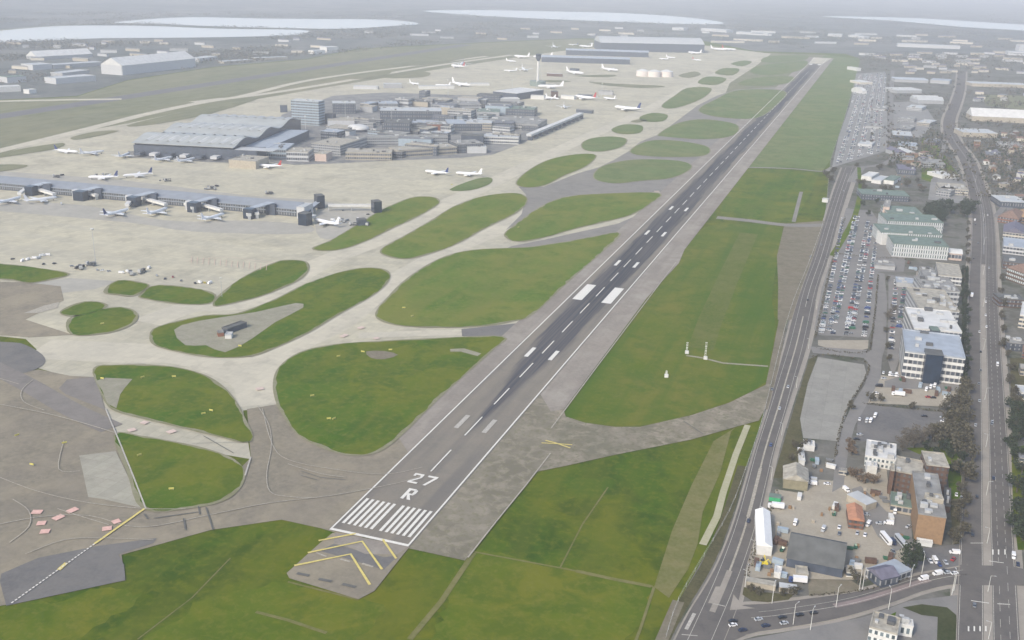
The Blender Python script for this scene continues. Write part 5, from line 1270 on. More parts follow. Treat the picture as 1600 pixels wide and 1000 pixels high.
# ground of the blocks ------------------------------------------------------
LOT_A = [(1322, 325), (1362, 330), (1372, 345), (1400, 400), (1415, 405), (1412, 425), (1372, 425), (1364, 512), (1357, 528), (1280, 524), (1272, 515), (1284, 450), (1300, 402)]
sheet("car_park", W(LOT_A), Z2 + .05, G_LOT)
sheet("car_park", W([(1278, 532), (1357, 532), (1356, 545), (1340, 549), (1300, 546), (1278, 540)]), Z2 + .05, G_YARD)
sheet("empty_lot", W([(1278, 558), (1300, 562), (1350, 570), (1354, 585), (1342, 608), (1326, 636), (1317, 665), (1308, 690), (1255, 685), (1250, 655), (1262, 600)]), Z2 + .05, mat_land("empty_lot", [(.26, .255, .23), (.225, .22, .2), (.30, .295, .265), (.33, .32, .29)], (.03, .1, .5), amt=(.8, .6, .4), joints=(12, .4)))
sheet("scrub", W([(1264, 562), (1278, 555), (1262, 600), (1250, 655), (1254, 690), (1250, 745), (1208, 748), (1222, 700), (1240, 640)]), Z2 + .04, G_SCRUB)
sheet("service_road", W([(1365, 425), (1382, 428), (1386, 470), (1384, 540), (1378, 560), (1376, 590), (1356, 630), (1336, 665), (1326, 700), (1318, 760), (1300, 770), (1308, 690), (1318, 662), (1330, 636), (1352, 600), (1356, 575), (1350, 560), (1270, 552), (1266, 542), (1362, 548), (1366, 500)]), Z2 + .09, G_LOT)
sheet("sandy_yard", W([(1212, 765), (1255, 772), (1262, 748), (1300, 752), (1330, 742), (1385, 732), (1392, 800), (1430, 860), (1440, 880), (1350, 907), (1230, 905), (1166, 903), (1188, 830)]), Z2 + .06, G_YARD)
sheet("tarmac_lot", W([(1347, 632), (1480, 646), (1474, 690), (1408, 692), (1338, 690), (1340, 655)]), Z2 + .07, G_ASPD)
sheet("sandy_lot", W([(1362, 585), (1402, 590), (1502, 602), (1496, 637), (1348, 630)]), Z2 + .065, G_YARD)
sheet("tarmac_lot", W([(1425, 860), (1502, 850), (1502, 884), (1430, 896), (1400, 900)]), Z2 + .07, G_ASPD)
sheet("tarmac_lot", W([(1385, 800), (1422, 808), (1426, 850), (1400, 862), (1372, 840), (1350, 800), (1330, 765), (1345, 760)]), Z2 + .075, G_LOT)
sheet("car_park", W([(1388, 430), (1435, 432), (1425, 500), (1412, 545), (1395, 590), (1386, 560), (1388, 500)]), Z2 + .07, G_LOT)
sheet("car_park", W([(1382, 596), (1402, 590), (1500, 602), (1500, 612), (1382, 606)]), Z2 + .1, G_LOT)
sheet("lawn", W([(1412, 700), (1500, 700), (1510, 640), (1512, 780), (1484, 780), (1478, 715), (1440, 712)]), Z2 + .08, G_ISL)
sheet("scrub", W([(1480, 600), (1514, 600), (1514, 860), (1490, 860), (1484, 780), (1478, 690)]), Z2 + .05, G_SCRUB)
sheet("lawn", W([(1503, 420), (1514, 420), (1514, 600), (1503, 600)]), Z2 + .05, mat_land("dark_verge", [(.04, .055, .02), (.06, .07, .03), (.03, .04, .015), (.08, .08, .04)], (.03, .1, .5)))
sheet("lawn", W([(1162, 918), (1190, 926), (1240, 930), (1232, 938), (1200, 942), (1175, 940), (1160, 930)]), Z2 + .1, G_SCRUB)
sheet("lawn", W([(1262, 905), (1330, 908), (1345, 918), (1335, 926), (1264, 932)]), Z2 + .1, G_DIRT)
sheet("tarmac_lot", W([(1165, 1000), (1220, 990), (1350, 965), (1420, 940), (1500, 930), (1500, 1080), (1120, 1080)]), Z2 + .04, G_LOT)
sheet("lawn", W([(1410, 950), (1440, 945), (1480, 950), (1494, 962), (1500, 1060), (1462, 1060), (1465, 965), (1440, 962)]), Z2 + .1, MATS["dark_verge"])
sheet("lawn", W([(1378, 968), (1400, 957), (1398, 968), (1392, 974)]), Z2 + .1, G_GRASS)
sheet("lawn", W([(1580, 700), (1640, 690), (1640, 860), (1590, 860), (1583, 800)]), Z2 + .05, G_GRASS)
sheet("lawn", W([(1578, 560), (1640, 560), (1640, 640), (1582, 700)]), Z2 + .05, G_SCRUB)
sheet("lawn", W([(1440, 215), (1460, 220), (1505, 285), (1500, 300), (1470, 290), (1440, 280)]), Z2 + .05, G_ISL)
sheet("lawn", W([(1535, 148), (1600, 150), (1640, 160), (1640, 175), (1600, 172), (1540, 165)]), Z2 + .05, G_DULL)
sheet("car_park", W([(1338, 115), (1384, 112), (1388, 235), (1300, 262), (1310, 215), (1328, 165)]), Z2 + .05, mat_land("far_lot", [(.235, .235, .225), (.18, .185, .18), (.28, .275, .26), (.33, .32, .31)], (.02, .07, .4)))
sheet("car_park", W([(1396, 160), (1440, 158), (1462, 190), (1440, 215), (1396, 215)]), Z2 + .05, MATS["far_lot"])
sheet("footway", W([(1432, 425), (1440, 425), (1430, 480), (1418, 545), (1408, 590), (1400, 590), (1412, 540), (1424, 480)]), Z2 + .14, G_PATH)
sheet("plaza", W([(1455, 280), (1500, 275), (1515, 300), (1500, 318), (1450, 312)]), Z2 + .1, MATS["far_lot"])

# buildings near ------------------------------------------------------------
def B2(nm, lb, p0, p1, pb, h, wall, roof, kind='flat', st=0, un=0, ct=None, **kw):
    dd = Dp(p0, pb); far_ = (at(*p0) - CAM).length
    if far_ > 1250: dd = min(dd, 45 if far_ < 2200 else 60)
    return bldg(nm, lb, ct or nm.replace('_', ' ').split('.')[0], p0, p1, dd, h, wall, roof, kind, st, kw.pop('bay', 3.5), un, kw.pop('group', None), **kw)
B2("shed", "long bright white shed with a shallow roof beside the perimeter road", (1181, 867), (1205, 870), (1193, 813), 6, 'white', 'bright', 'gable', 0, 0, eave=.2)
B2("warehouse", "large dark charcoal roofed warehouse in the sandy yard", (1228, 886), (1315, 904), (1234, 845), 5.5, 'slate', 'dfelt', 'gable', 0, 0)
B2("shed", "olive roofed shed at the top of the sandy yard", (1223, 763), (1261, 768), (1214, 742), 6.5, 'olive', 'gravel', 'gable', 0, 0)
B2("container", "bright green shipping container by the road hedge", (1201, 783), (1219, 786), (1202, 777), 2.8, 'green', 'green', 'flat', 0, 0, parapet=0)
B2("brick_block", "left wing of the brown brick block with a gravel roof", (1391, 768), (1434, 777), (1394, 744), 14, 'brick', 'gravel', 'flat', 4, 2, ct="brick building", glass=BANDB)
B2("brick_block", "low grey roofed annex in front of the brown brick block", (1390, 800), (1424, 806), (1391, 781), 5, 'tan', 'green', 'flat', 1, 4, ct="brick building")
B2("brick_block", "tall rear wing of the brown brick block with a roof well", (1441, 768), (1476, 772), (1443, 747), 18, 'brick', 'gravel', 'flat', 5, 1, ct="brick building", glass=BANDB)
B2("brick_block", "long wing of the brick block with an ochre end wall", (1428, 845), (1471, 852), (1437, 779), 17, 'buff', 'felt', 'flat', 0, 9, ct="brick building")
B2("brick_block", "dark lower link between the two tall brick wings", (1432, 775), (1442, 777), (1434, 752), 11, 'brick', 'dfelt', 'flat', 3, 1, ct="brick building", glass=BANDB)
B2("brick_block", "brown stair tower at the left of the brick complex", (1386, 772), (1392, 773), (1388, 762), 16, 'brick', 'gravel', 'flat', 0, 0, ct="brick building")
B2("brick_block", "single storey brown extension right of the tall wing", (1473, 800), (1483, 802), (1475, 772), 4, 'brick', 'dfelt', 'flat', 0, 3, ct="brick building")
B2("plant_room", "pale plant room on legs on the long wing's near roof end", (1440, 826), (1466, 829), (1441, 818), 19.5, 'tan', 'gravel', 'flat', 0, 2, ct="plant room")
B2("canopy_hut", "low white porch at the foot of the ochre end wall", (1432, 852), (1456, 856), (1432, 848), 2.5, 'white', 'white', 'flat', 0, 0, ct="porch")
B2("office", "white building with a plant covered roof beside the dark lot", (1350, 728), (1397, 736), (1354, 703), 7, 'white', 'white', 'flat', 2, 16, glass=BANDW)
B2("office", "small bright white annex in front of the white building", (1353, 740), (1369, 742), (1353, 732), 5, 'white', 'white', 'flat', 0, 1)
B2("house", "terracotta brick house in the middle of the yards", (1325, 826), (1348, 829), (1327, 804), 6, 'red', 'terra', 'gable', 2, 0, glass=BANDB)
B2("shed", "angled pale grey roofed shed above the terracotta house", (1322, 783), (1352, 800), (1326, 773), 4.5, 'tan', 'metal', 'flat', 0, 0, parapet=0)
B2("office", "purple slate roofed building at the bend of the cross road", (1354, 903), (1375, 920), (1348, 885), 5.5, 'slate', 'purple', 'gable', 1, 0)
B2("office", "pale blue grey roofed workshop beside the cross road", (1378, 919), (1422, 903), (1366, 900), 5, 'lgrey', 'bluegrey', 'flat', 1, 0, parapet=.3)
B2("office", "pale flat roofed building with white teeth along its edge, below the cross road", (1355, 1003), (1398, 1015), (1362, 978), 8, 'white', 'gravel', 'flat', 2, 3, glass=BANDW)
B2("office", "small white roofed wing joined to the pale toothed building", (1397, 992), (1424, 997), (1397, 982), 6, 'white', 'white', 'flat', 1, 5, glass=BANDW)
B2("outbuilding", "long low pale roofed outbuilding at the road corner", (1165, 916), (1211, 924), (1166, 909), 2.8, 'tan', 'gravel', 'flat', 0, 0, parapet=.2)
B2("outbuilding", "shorter low pale roofed outbuilding right of the long one", (1217, 925), (1244, 929), (1218, 918), 2.8, 'tan', 'metal', 'flat', 0, 0, parapet=.2)
B2("hut", "white hut with dark windows beside the dark warehouse", (1322, 902), (1334, 903), (1324, 893), 3, 'white', 'gravel', 'flat', 1, 0)
B2("hut", "cream hut with a red end below the dark warehouse", (1244, 905), (1262, 907), (1244, 893), 3, 'cream', 'gravel', 'flat', 0, 0)
B2("hut", "small white cabin left of the cream hut", (1209, 903), (1219, 905), (1211, 893), 3, 'white', 'white', 'flat', 0, 0)
B2("hut", "white rooftop cabin in the scrub, taller of the two", (1255, 704), (1272, 706), (1256, 696), 3.5, 'white', 'white', 'flat', 0, 2)
B2("hut", "white narrow cabin in the scrub, nearer of the two", (1248, 727), (1257, 728), (1252, 708), 3, 'white', 'white', 'flat', 0, 2)
# the office complex along the dual carriageway
B2("office_complex", "front terrace block with four white window bands and a dark glass core", (1408, 590), (1501, 602), (1420, 556), 22, 'white', 'bluegrey', 'flat', 4, 5, ct="office building", parapet=1.2, win_h=.55)
B2("glass_core", "dark navy glass box in the front terrace block", (1440, 599), (1467, 602), (1441, 590), 24.5, 'dark', 'dfelt', 'flat', 0, 0, ct="glass tower", parapet=.3)
B2("office_complex", "second white block with a bright white hall roof", (1423, 548), (1497, 555), (1431, 516), 20, 'white', 'white', 'flat', 4, 10, ct="office building", glass=BAND, win_h=.55)
B2("glass_core", "grey green glass box on the second white block", (1450, 555), (1463, 556), (1451, 548), 22, 'slate', 'green', 'flat', 0, 0, ct="glass tower", parapet=.3)
B2("office_complex", "third office block with many small roof units", (1432, 512), (1494, 517), (1438, 480), 18, 'lgrey', 'gravel', 'flat', 4, 16, ct="office building", glass=BAND)
B2("office_complex", "fourth office block farthest back in the white complex", (1440, 476), (1496, 480), (1442, 455), 15, 'lgrey', 'felt', 'flat', 3, 14, ct="office building", glass=BAND)
B2("office", "plain square building with a smooth pale pink-grey roof", (1464, 443), (1501, 447), (1468, 424), 9, 'white', 'gravel', 'flat', 2, 0)
B2("glazed_office", "long office with white gridded facade, nearest of three bars", (1393, 401), (1480, 407), (1391, 387), 15, 'lgrey', 'green', 'flat', 3, 3, ct="office building", glass=BANDW, win_h=.66, group="gridded white office bars")
B2("glazed_office", "office bar with white gridded facade, middle one of three", (1374, 381), (1470, 386), (1373, 368), 14, 'lgrey', 'green', 'flat', 3, 3, ct="office building", glass=BANDW, win_h=.66, group="gridded white office bars")
B2("glazed_office", "office bar with white gridded facade, farthest one of three", (1384, 361), (1472, 365), (1383, 347), 13, 'lgrey', 'green', 'flat', 3, 3, ct="office building", glass=BANDW, win_h=.66, group="gridded white office bars")
B2("office", "sloping white end wing of the gridded office bars", (1368, 378), (1376, 383), (1367, 352), 13, 'white', 'white', 'flat', 0, 0)
B2("pavilion", "white rounded pavilion at the end of the gridded office", (1481, 406), (1502, 408), (1482, 399), 8, 'pink', 'white', 'vault', 1, 0)
B2("office", "low green roofed office behind the three gridded bars", (1385, 343), (1440, 346), (1384, 332), 9, 'lgrey', 'green', 'flat', 2, 4)
B2("office", "pinkish grey stair block left of the low green roofed office", (1378, 338), (1388, 339), (1378, 322), 13, 'pink', 'felt', 'flat', 0, 1)
B2("office", "long dark roofed building behind the low green office", (1345, 312), (1420, 316), (1345, 304), 8, 'slate', 'green', 'flat', 2, 3)
B2("shed", "bright white shed at the top of the perimeter road, left one", (1345, 281), (1361, 283), (1346, 273), 6, 'white', 'white', 'flat', 0, 0)
B2("shed", "pinkish roofed shed second from the perimeter road", (1361, 286), (1376, 288), (1362, 278), 5, 'white', 'metal', 'flat', 0, 0)
B2("shed", "white fronted shed third from the perimeter road", (1380, 287), (1396, 289), (1381, 277), 6, 'white', 'green', 'flat', 0, 0)
B2("office", "dark purple grey building beyond the sheds", (1402, 272), (1430, 274), (1404, 262), 8, 'slate', 'purple', 'flat', 1, 2)
B2("shed", "low white curved shed on the green site", (1448, 273), (1472, 280), (1449, 268), 5, 'white', 'white', 'flat', 0, 0)
B2("office", "cream block of flats with dark roof boxes on the green site", (1468, 303), (1512, 306), (1472, 292), 8, 'cream', 'gravel', 'flat', 2, 5)
B2("office", "rounded grey roofed block left of the cream flats", (1462, 306), (1484, 309), (1464, 290), 8, 'grey', 'felt', 'flat', 2, 2)
B2("warehouse", "long white roofed warehouse far right beyond the houses", (1518, 189), (1625, 194), (1516, 172), 11, 'tan', 'white', 'gable', 0, 0)
B2("warehouse", "pale roofed warehouse right of the road fork", (1504, 214), (1558, 216), (1506, 203), 9, 'tan', 'metal', 'flat', 0, 4)
B2("warehouse", "flat pale warehouse in the far right distance", (1518, 135), (1606, 138), (1518, 127), 9, 'tan', 'metal', 'flat', 0, 0)
B2("warehouse", "white bright shed among the far car parks", (1434, 162), (1474, 163), (1436, 148), 9, 'grey', 'metal', 'gable', 0, 0, rows=2)
B2("warehouse", "pale grey roofed shed right of the far car parks", (1453, 130), (1483, 132), (1453, 118), 10, 'grey', 'bluegrey', 'flat', 0, 0)
B2("warehouse", "dark fronted white topped building beside the far road", (1394, 218), (1424, 220), (1396, 205), 9, 'slate', 'metal', 'flat', 0, 2)
B2("warehouse", "multi ridge pale roofed warehouse at the far car park edge", (1398, 128), (1450, 130), (1400, 118), 8, 'grey', 'bluegrey', 'gable', 0, 0, rows=6)
B2("warehouse", "second multi ridge pale roofed warehouse nearer the road", (1400, 146), (1440, 146), (1400, 134), 8, 'grey', 'metal', 'gable', 0, 0, rows=5)
B2("depot", "purple grey roofed depot row below the far road", (1402, 245), (1416, 245), (1402, 224), 7, 'grey', 'purple', 'gable', 0, 0)
B2("depot", "pinkish white roofed depot beside the purple one", (1419, 245), (1430, 245), (1419, 226), 7, 'white', 'metal', 'gable', 0, 0)
B2("shed", "tall white silo shed at the end of the far grass", (1338, 111), (1345, 111), (1338, 108), 9, 'white', 'white', 'flat', 0, 0)
B2("shed", "long low cream shed in the far car park corner", (1344, 132), (1363, 132), (1344, 129), 6, 'cream', 'white', 'flat', 0, 0)
B2("shed", "small white domed shed in the far car park", (1347, 147), (1354, 147), (1347, 143), 8, 'white', 'white', 'vault', 0, 0)
B2("office", "pale half timbered block cut by the picture's right side", (1590, 512), (1640, 520), (1590, 490), 12, 'cream', 'white', 'flat', 3, 2)
B2("office", "small pale building with a flat roof right of the dual carriageway", (1594, 625), (1640, 628), (1594, 615), 6, 'white', 'metal', 'flat', 1, 0)
B2("office", "brick building with a curved looking front and white piers", (1570, 436), (1640, 462), (1572, 402), 13, 'brick', 'tile', 'hip', 3, 0, glass=BANDW)
B2("office", "grey flat roofed building with a dark band right of the carriageway", (1562, 324), (1602, 326), (1562, 314), 8, 'slate', 'metal', 'flat', 1, 1)
B2("house", "large brown hip roofed house right of the carriageway", (1558, 347), (1590, 352), (1558, 330), 8, 'red', 'tile', 'hip', 2, 0)
B2("house", "orange roofed house at the right edge", (1592, 348), (1630, 352), (1592, 332), 8, 'buff', 'orange', 'hip', 2, 0)
B2("house", "pale fronted house with a slate roof below the brown hip roof", (1566, 372), (1600, 376), (1566, 358), 8, 'cream', 'purple', 'gable', 2, 0)
B2("house", "green grey flat roofed house above the brick building", (1566, 396), (1600, 400), (1568, 378), 9, 'lgrey', 'bluegrey', 'flat', 2, 1)

B2("office", "flat dark roofed building right of the white pavilion across the carriageway", (1566, 420), (1600, 424), (1566, 408), 8, 'brick', 'dfelt', 'flat', 2, 2)
B2("office", "long grey office behind the cream flats", (1440, 262), (1476, 264), (1441, 254), 8, 'grey', 'felt', 'flat', 2, 4)
B2("workshop", "low grey workshop between the long car park and the gridded offices", (1366, 420), (1398, 423), (1367, 413), 4, 'grey', 'felt', 'flat', 0, 3)
B2("office", "white walled block filling the gap beside the square building", (1440, 446), (1462, 448), (1442, 432), 10, 'lgrey', 'felt', 'flat', 3, 4)
B2("workshop", "grey roofed workshop left of the fourth office block", (1400, 448), (1430, 451), (1402, 440), 4.5, 'grey', 'bluegrey', 'flat', 0, 3)
for k, (x0, x1, y, h_, wl, rf, nt) in enumerate([(1402, 1428, 190, 6, 'grey', 'felt', 'first'), (1432, 1452, 196, 7, 'tan', 'metal', 'second'), (1400, 1422, 205, 6, 'slate', 'felt', 'third'), (1442, 1462, 226, 6, 'brick', 'slate', 'fourth'), (1404, 1434, 232, 6, 'lgrey', 'bluegrey', 'fifth'), (1416, 1440, 172, 7, 'lgrey', 'metal', 'sixth'), (1562, 1598, 232, 7, 'lgrey', 'felt', 'seventh'), (1540, 1566, 248, 7, 'buff', 'slate', 'eighth'), (1352, 1380, 200, 4, 'grey', 'felt', 'ninth'), (1340, 1362, 228, 4, 'lgrey', 'metal', 'tenth'), (1358, 1384, 172, 4, 'grey', 'felt', 'eleventh'), (1560, 1600, 480, 8, 'brick', 'dfelt', 'twelfth'), (1572, 1600, 548, 7, 'slate', 'felt', 'thirteenth')]):
    B2("low_building", "low %s building, %s of the scattered ones right of the airfield" % ({'grey': 'grey', 'tan': 'beige', 'slate': 'dark', 'brick': 'brown', 'lgrey': 'pale', 'buff': 'buff'}[wl], nt), (x0, y), (x1, y + 2), (x0 + 1, y - 8), h_, wl, rf, 'flat', 2 if h_ > 5 else 0, 3, ct="building", group="scattered low buildings")
B2("gatehouse", "small gatehouse at the bend of the service road", (1310, 742), (1322, 744), (1310, 738), 3, 'cream', 'felt', 'flat', 1, 0)
B2("house", "brown tiled house at the right edge above the side street", (1596, 560), (1632, 566), (1598, 548), 6, 'red', 'tile', 'hip', 2, 0)
# bits of yard equipment
def machine(px, py, rz, colr, label):
    p = at(px, py); root = empty("excavator", (p.x, p.y, Z3), rz); tag(root, label, "excavator", "yellow excavators in the yard")
    for s in (-1, 1):
        m = MB(); m.box(-1.8, 1.8, s * 1.0 - .3, s * 1.0 + .3, 0, .8); m.build("track", DARKM, root)
    m = MB(); m.box(-1.6, 1.5, -1.25, 1.25, .95, 2.1); m.build("body", CARM[colr], root)
    m = MB(); m.box(.2, 1.5, .2, 1.2, 2.102, 3.1, taper=.1); m.build("cab", GLASS, root)
    m = MB(); m.cyl((1.5, -.4, 1.7), (4.0, -.4, 3.8), .25, .2, 6); m.cyl((4.0, -.4, 3.8), (5.6, -.4, 1.2), .2, .14, 6); m.build("arm", CARM[colr], root)
    m = MB(); m.box(5.2, 6.1, -.9, .1, .3, 1.15); m.build("bucket", UNITD, root)
machine(1188, 884, .4, 'yellow', "yellow excavator in the yard corner, left one of two"); machine(1195, 884, 1.9, 'yellow', "yellow excavator in the yard corner, right one of two")

# lamps ----------------------------------------------------------------------
LP = [(1164, 918, "at the corner junction"), (1206, 944, "on the near verge of the road corner"), (1239, 977, "left one below the cross road"), (1306, 950, "above the cross road, left of the middle"), (1388, 953, "below the cross road in the middle"), (1421, 918, "by the pale blue workshop"), (1440, 897, "beside the dark tree"),
      (1487, 930, "left one of two at the main junction"), (1490, 924, "right one of two at the main junction"), (1342, 924, "right one by the bend"), (1347, 923, "beside the round bush"), (1266, 985, "right one below the cross road")]
for k, (x, y, l_) in enumerate(LP):
    p = at(x, y); lamp(p.x, p.y, RND.uniform(1, 2.2), 12, "tall pale street lamp " + l_, "street lamps of the cross road")
for k in range(14):
    i = 4 + k * 3
    if i >= N4: break
    P = A4[i]; lamp(P[0], P[1], (0 if k % 2 else PI), 10, "thin street lamp on the dual carriageway, %s from the near end" % ORD[k], "street lamps of the dual carriageway")
for k in range(9):
    i = 6 + k * 4; P = off(PR, -1.5)[min(i, len(PR) - 1)]; lamp(P[0], P[1], 2.8, 9, "thin street lamp along the perimeter road, %s from the near end" % ORD[k], "street lamps of the perimeter road")

# vehicles on the roads ---------------------------------------------------------
def rdcar(px, py, rz, c_, k_, lb, grp):
    p = at(px, py); return car(p.x, p.y, rz, c_, k_, lb, grp, z=Z3 + .05)
cr_ang = math.atan2(at(1320, 945).y - at(1180, 970).y, at(1320, 945).x - at(1180, 970).x)
XR = [(1145, 979, 'white', 'car', "white car leading the queue at the corner junction"), (1145, 973, 'black', 'car', "black car just beyond the white leading car"), (1160, 987, 'navy', 'car', "dark blue car nearest the picture's lower border on the cross road"), (1185, 970, 'silver', 'car', "silver car in the cross road queue"),
      (1196, 980, 'navy', 'car', "dark blue car behind the silver car in the queue"), (1222, 967, 'black', 'car', "black car in the middle of the cross road queue"), (1225, 976, 'silver', 'car', "pale car beside the black one in the middle of the queue"), (1249, 963, 'black', 'car', "black car fourth from the queue's right end"), (1271, 960, 'black', 'car', "black car with silver top at the queue's right end"),
      (1442, 907, 'white', 'delivery_van', "white van in the lane by the workshop, front of a pair"), (1464, 899, 'white', 'delivery_van', "white van in the lane by the workshop, rear of a pair"), (1475, 894, 'black', 'car', "black car behind the pair of white vans"), (1480, 897, 'silver', 'car', "silver car nearest the main junction on the cross road"), (1491, 898, 'white', 'car', "white car waiting at the mouth of the cross road")]
for x, y, c_, k_, lb in XR: rdcar(x, y, cr_ang + (0 if k_ != 'car' else PI), c_, k_, lb, "vehicles queuing on the cross road")
V4 = [(1522, 948, 'grey', 'car'), (1526, 778, 'black', 'car'), (1519, 838, 'black', 'car'), (1552, 749, 'navy', 'car'), (1530, 628, 'silver', 'car'), (1549, 664, 'grey', 'car'), (1550, 661, 'silver', 'car'), (1524, 666, 'silver', 'car'), (1530, 520, 'white', 'car'), (1541, 512, 'white', 'car'), (1540, 494, 'white', 'car'), (1540, 473, 'white', 'car'),
      (1518, 464, 'white', 'box_truck'), (1558, 572, 'white', 'delivery_van'), (1523, 345, 'white', 'delivery_van'), (1524, 352, 'black', 'car'), (1543, 337, 'white', 'car'), (1532, 551, 'black', 'car'), (1532, 580, 'grey', 'car'), (1529, 601, 'grey', 'car'), (1583, 872, 'white', 'delivery_van'), (1590, 884, 'navy', 'car'), (1528, 381, 'grey', 'car'), (1538, 353, 'grey', 'car'), (1545, 420, 'silver', 'car'), (1521, 405, 'black', 'car')]
VN = {}
for k, (x, y, c_, k_) in enumerate(sorted(V4, key=lambda q: -q[1])):
    kk = (c_, k_); VN[kk] = VN.get(kk, -1) + 1
    i = min(range(N4 - 1), key=lambda j: (Vector(A4[j]) - at(x, y).to_2d()).length); d = Vector(A4[i + 1]) - Vector(A4[i])
    rdcar(x, y, math.atan2(d.y, d.x) + (PI if x < 1540 else 0), c_, k_, "%s %s on the dual carriageway, %s %s one from the near end" % (c_, {'car': 'car', 'delivery_van': 'van', 'box_truck': 'lorry'}[k_], ORD[VN[kk]], c_), "traffic on the dual carriageway")
VP = [(1204, 697, 'blue', 'car'), (1218, 640, 'silver', 'car'), (1231, 606, 'silver', 'car'), (1206, 610, 'grey', 'car'), (1169, 816, 'navy', 'car'), (1283, 384, 'grey', 'car'), (1266, 402, 'grey', 'car'), (1318, 299, 'silver', 'car'), (1262, 470, 'black', 'car')]
for k, (x, y, c_, k_) in enumerate(VP):
    j = min(range(len(mid) - 1), key=lambda j: (Vector(mid[j]) - at(x, y).to_2d()).length); d = Vector(mid[j + 1]) - Vector(mid[j])
    rdcar(x, y, math.atan2(d.y, d.x), c_, k_, "%s car on the perimeter road %s" % (c_, ["near the scrub", "beside the empty lot's near half", "beside the empty lot's far half", "by the grass edge", "beside the long white shed", "near the long car park's top", "on the dirt track side", "near the white sheds at the top", "beside the long car park"][k]), "traffic on the perimeter road")
# yard vehicles
YV = [(1212, 795, 'white', 'box_truck', 0.15, "white lorry between the green container and the white shed"), (1269, 752, 'silver', 'delivery_van', .1, "silver van left of the two at the yard top"), (1269, 758, 'white', 'delivery_van', .1, "white van beside the olive shed"), (1292, 758, 'white', 'car', .3, "white car alone in the upper yard"), (1242, 820, 'white', 'delivery_van', 1.5, "white van parked beside the dark warehouse's left corner"), (1286, 830, 'silver', 'delivery_van', 1.4, "silver grey van above the dark warehouse"),
      (1311, 826, 'white', 'car', 1.5, "white car right of the silver van above the warehouse"), (1311, 836, 'grey', 'car', 1.5, "grey car below the white one above the warehouse"), (1246, 911, 'blue', 'box_truck', .2, "blue lorry below the cream hut"), (1322, 768, 'white', 'delivery_van', 2.2, "white van beside the angled grey shed"), (1353, 806, 'silver', 'car', .2, "silver car at the terracotta house corner"), (1356, 822, 'white', 'delivery_van', 1.3, "white van in front of the terracotta house"), (1339, 835, 'silver', 'car', 1.5, "silver car below the terracotta house, left"), (1351, 838, 'white', 'car', 1.5, "white car below the terracotta house, right"),
      (1398, 802, 'white', 'delivery_van', 1.5, "white van at the annex front"), (1374, 820, 'silver', 'car', .2, "silver car in the middle tarmac, left of a pair"), (1388, 820, 'white', 'delivery_van', .1, "white van in the middle tarmac, right of a pair"), (1419, 825, 'silver', 'car', 1.0, "silver car against the ochre wall"), (1384, 846, 'white', 'bus', 2.0, "white coach left of the navy car"), (1395, 850, 'navy', 'delivery_van', 2.0, "navy van between two pale coaches"), (1407, 850, 'silver', 'bus', 2.0, "pale silver coach right of the navy van"), (1395, 864, 'grey', 'car', 1.9, "grey car below the coaches"),
      (1434, 863, 'white', 'car', 2.0, "white car beside the dark tree"), (1453, 879, 'white', 'car', 1.9, "white car leading the row in the dark lot"), (1461, 879, 'white', 'delivery_van', 1.9, "white van second in the row in the dark lot"), (1467, 884, 'blue', 'car', 1.9, "blue car third in the row in the dark lot"), (1477, 881, 'silver', 'car', 1.9, "silver car fourth in the row in the dark lot"), (1489, 876, 'red', 'car', 1.2, "dark red car at the lot corner"), (1491, 866, 'white', 'delivery_van', .2, "white van above the dark red car"), (1494, 775, 'white', 'car', 1.5, "white car under the trees by the carriageway"), (1502, 780, 'silver', 'car', 1.5, "silver car under the trees by the carriageway"),
      (1343, 657, 'white', 'car', 1.5, "white car at the left side of the dark lot"), (1354, 660, 'silver', 'delivery_van', 1.4, "silver van in the dark lot, left of three"), (1360, 660, 'white', 'delivery_van', 1.4, "white van in the dark lot, middle of three"), (1367, 652, 'white', 'delivery_van', 1.4, "white van in the dark lot, right of three"), (1444, 652, 'black', 'car', .3, "black car alone in the dark lot"), (1473, 654, 'silver', 'car', .1, "silver car at the dark lot's right side, upper"), (1474, 660, 'white', 'car', .1, "white car at the dark lot's right side, lower"),
      (1338, 688, 'black', 'car', .2, "black car at the dark lot's lower left"), (1343, 681, 'silver', 'car', .3, "silver car at the dark lot's lower left"), (1368, 616, 'white', 'car', .1, "white car at the sandy lot's left side"), (1373, 605, 'black', 'delivery_van', .3, "black van at the sandy lot's left side"), (1403, 619, 'cream', 'box_truck', .1, ""), (1447, 611, 'white', 'delivery_van', 1.4, "white van in the middle of the sandy lot, left of three"), (1454, 607, 'white', 'delivery_van', 1.4, "white van in the middle of the sandy lot, middle of three"), (1460, 605, 'white', 'delivery_van', 1.4, "white van in the middle of the sandy lot, right of three"), (1450, 622, 'red', 'car', .3, "red car in the sandy lot"), (1458, 623, 'black', 'car', .3, "black car in the sandy lot"),
      (1380, 584, 'white', 'car', 1.5, "white car at the top left of the sandy lot"), (1381, 593, 'silver', 'car', .3, "silver car below the top left white car")]
for x, y, c_, k_, a_, lb in YV:
    if not lb: c_, lb = 'white', "white lorry with a long box in the sandy lot's left half"
    rdcar(x, y, a_, c_, k_, lb, "vehicles in the yards and lots")
n_ = 0
for k, x in enumerate([1390, 1393, 1397, 1400, 1403, 1414, 1430, 1433, 1437, 1441, 1445, 1472, 1475, 1480, 1485, 1490]):
    rdcar(x, 584 + (x - 1390) * .12 + 3, 1.45, ['white', 'white', 'silver', 'white'][k % 4], 'delivery_van' if k % 3 == 0 else 'car', "%s vehicle nose-in along the foot of the terrace block, %s from the left" % (['white', 'white', 'silver', 'white'][k % 4], ORD[k]), "vehicles parked by the terrace block")
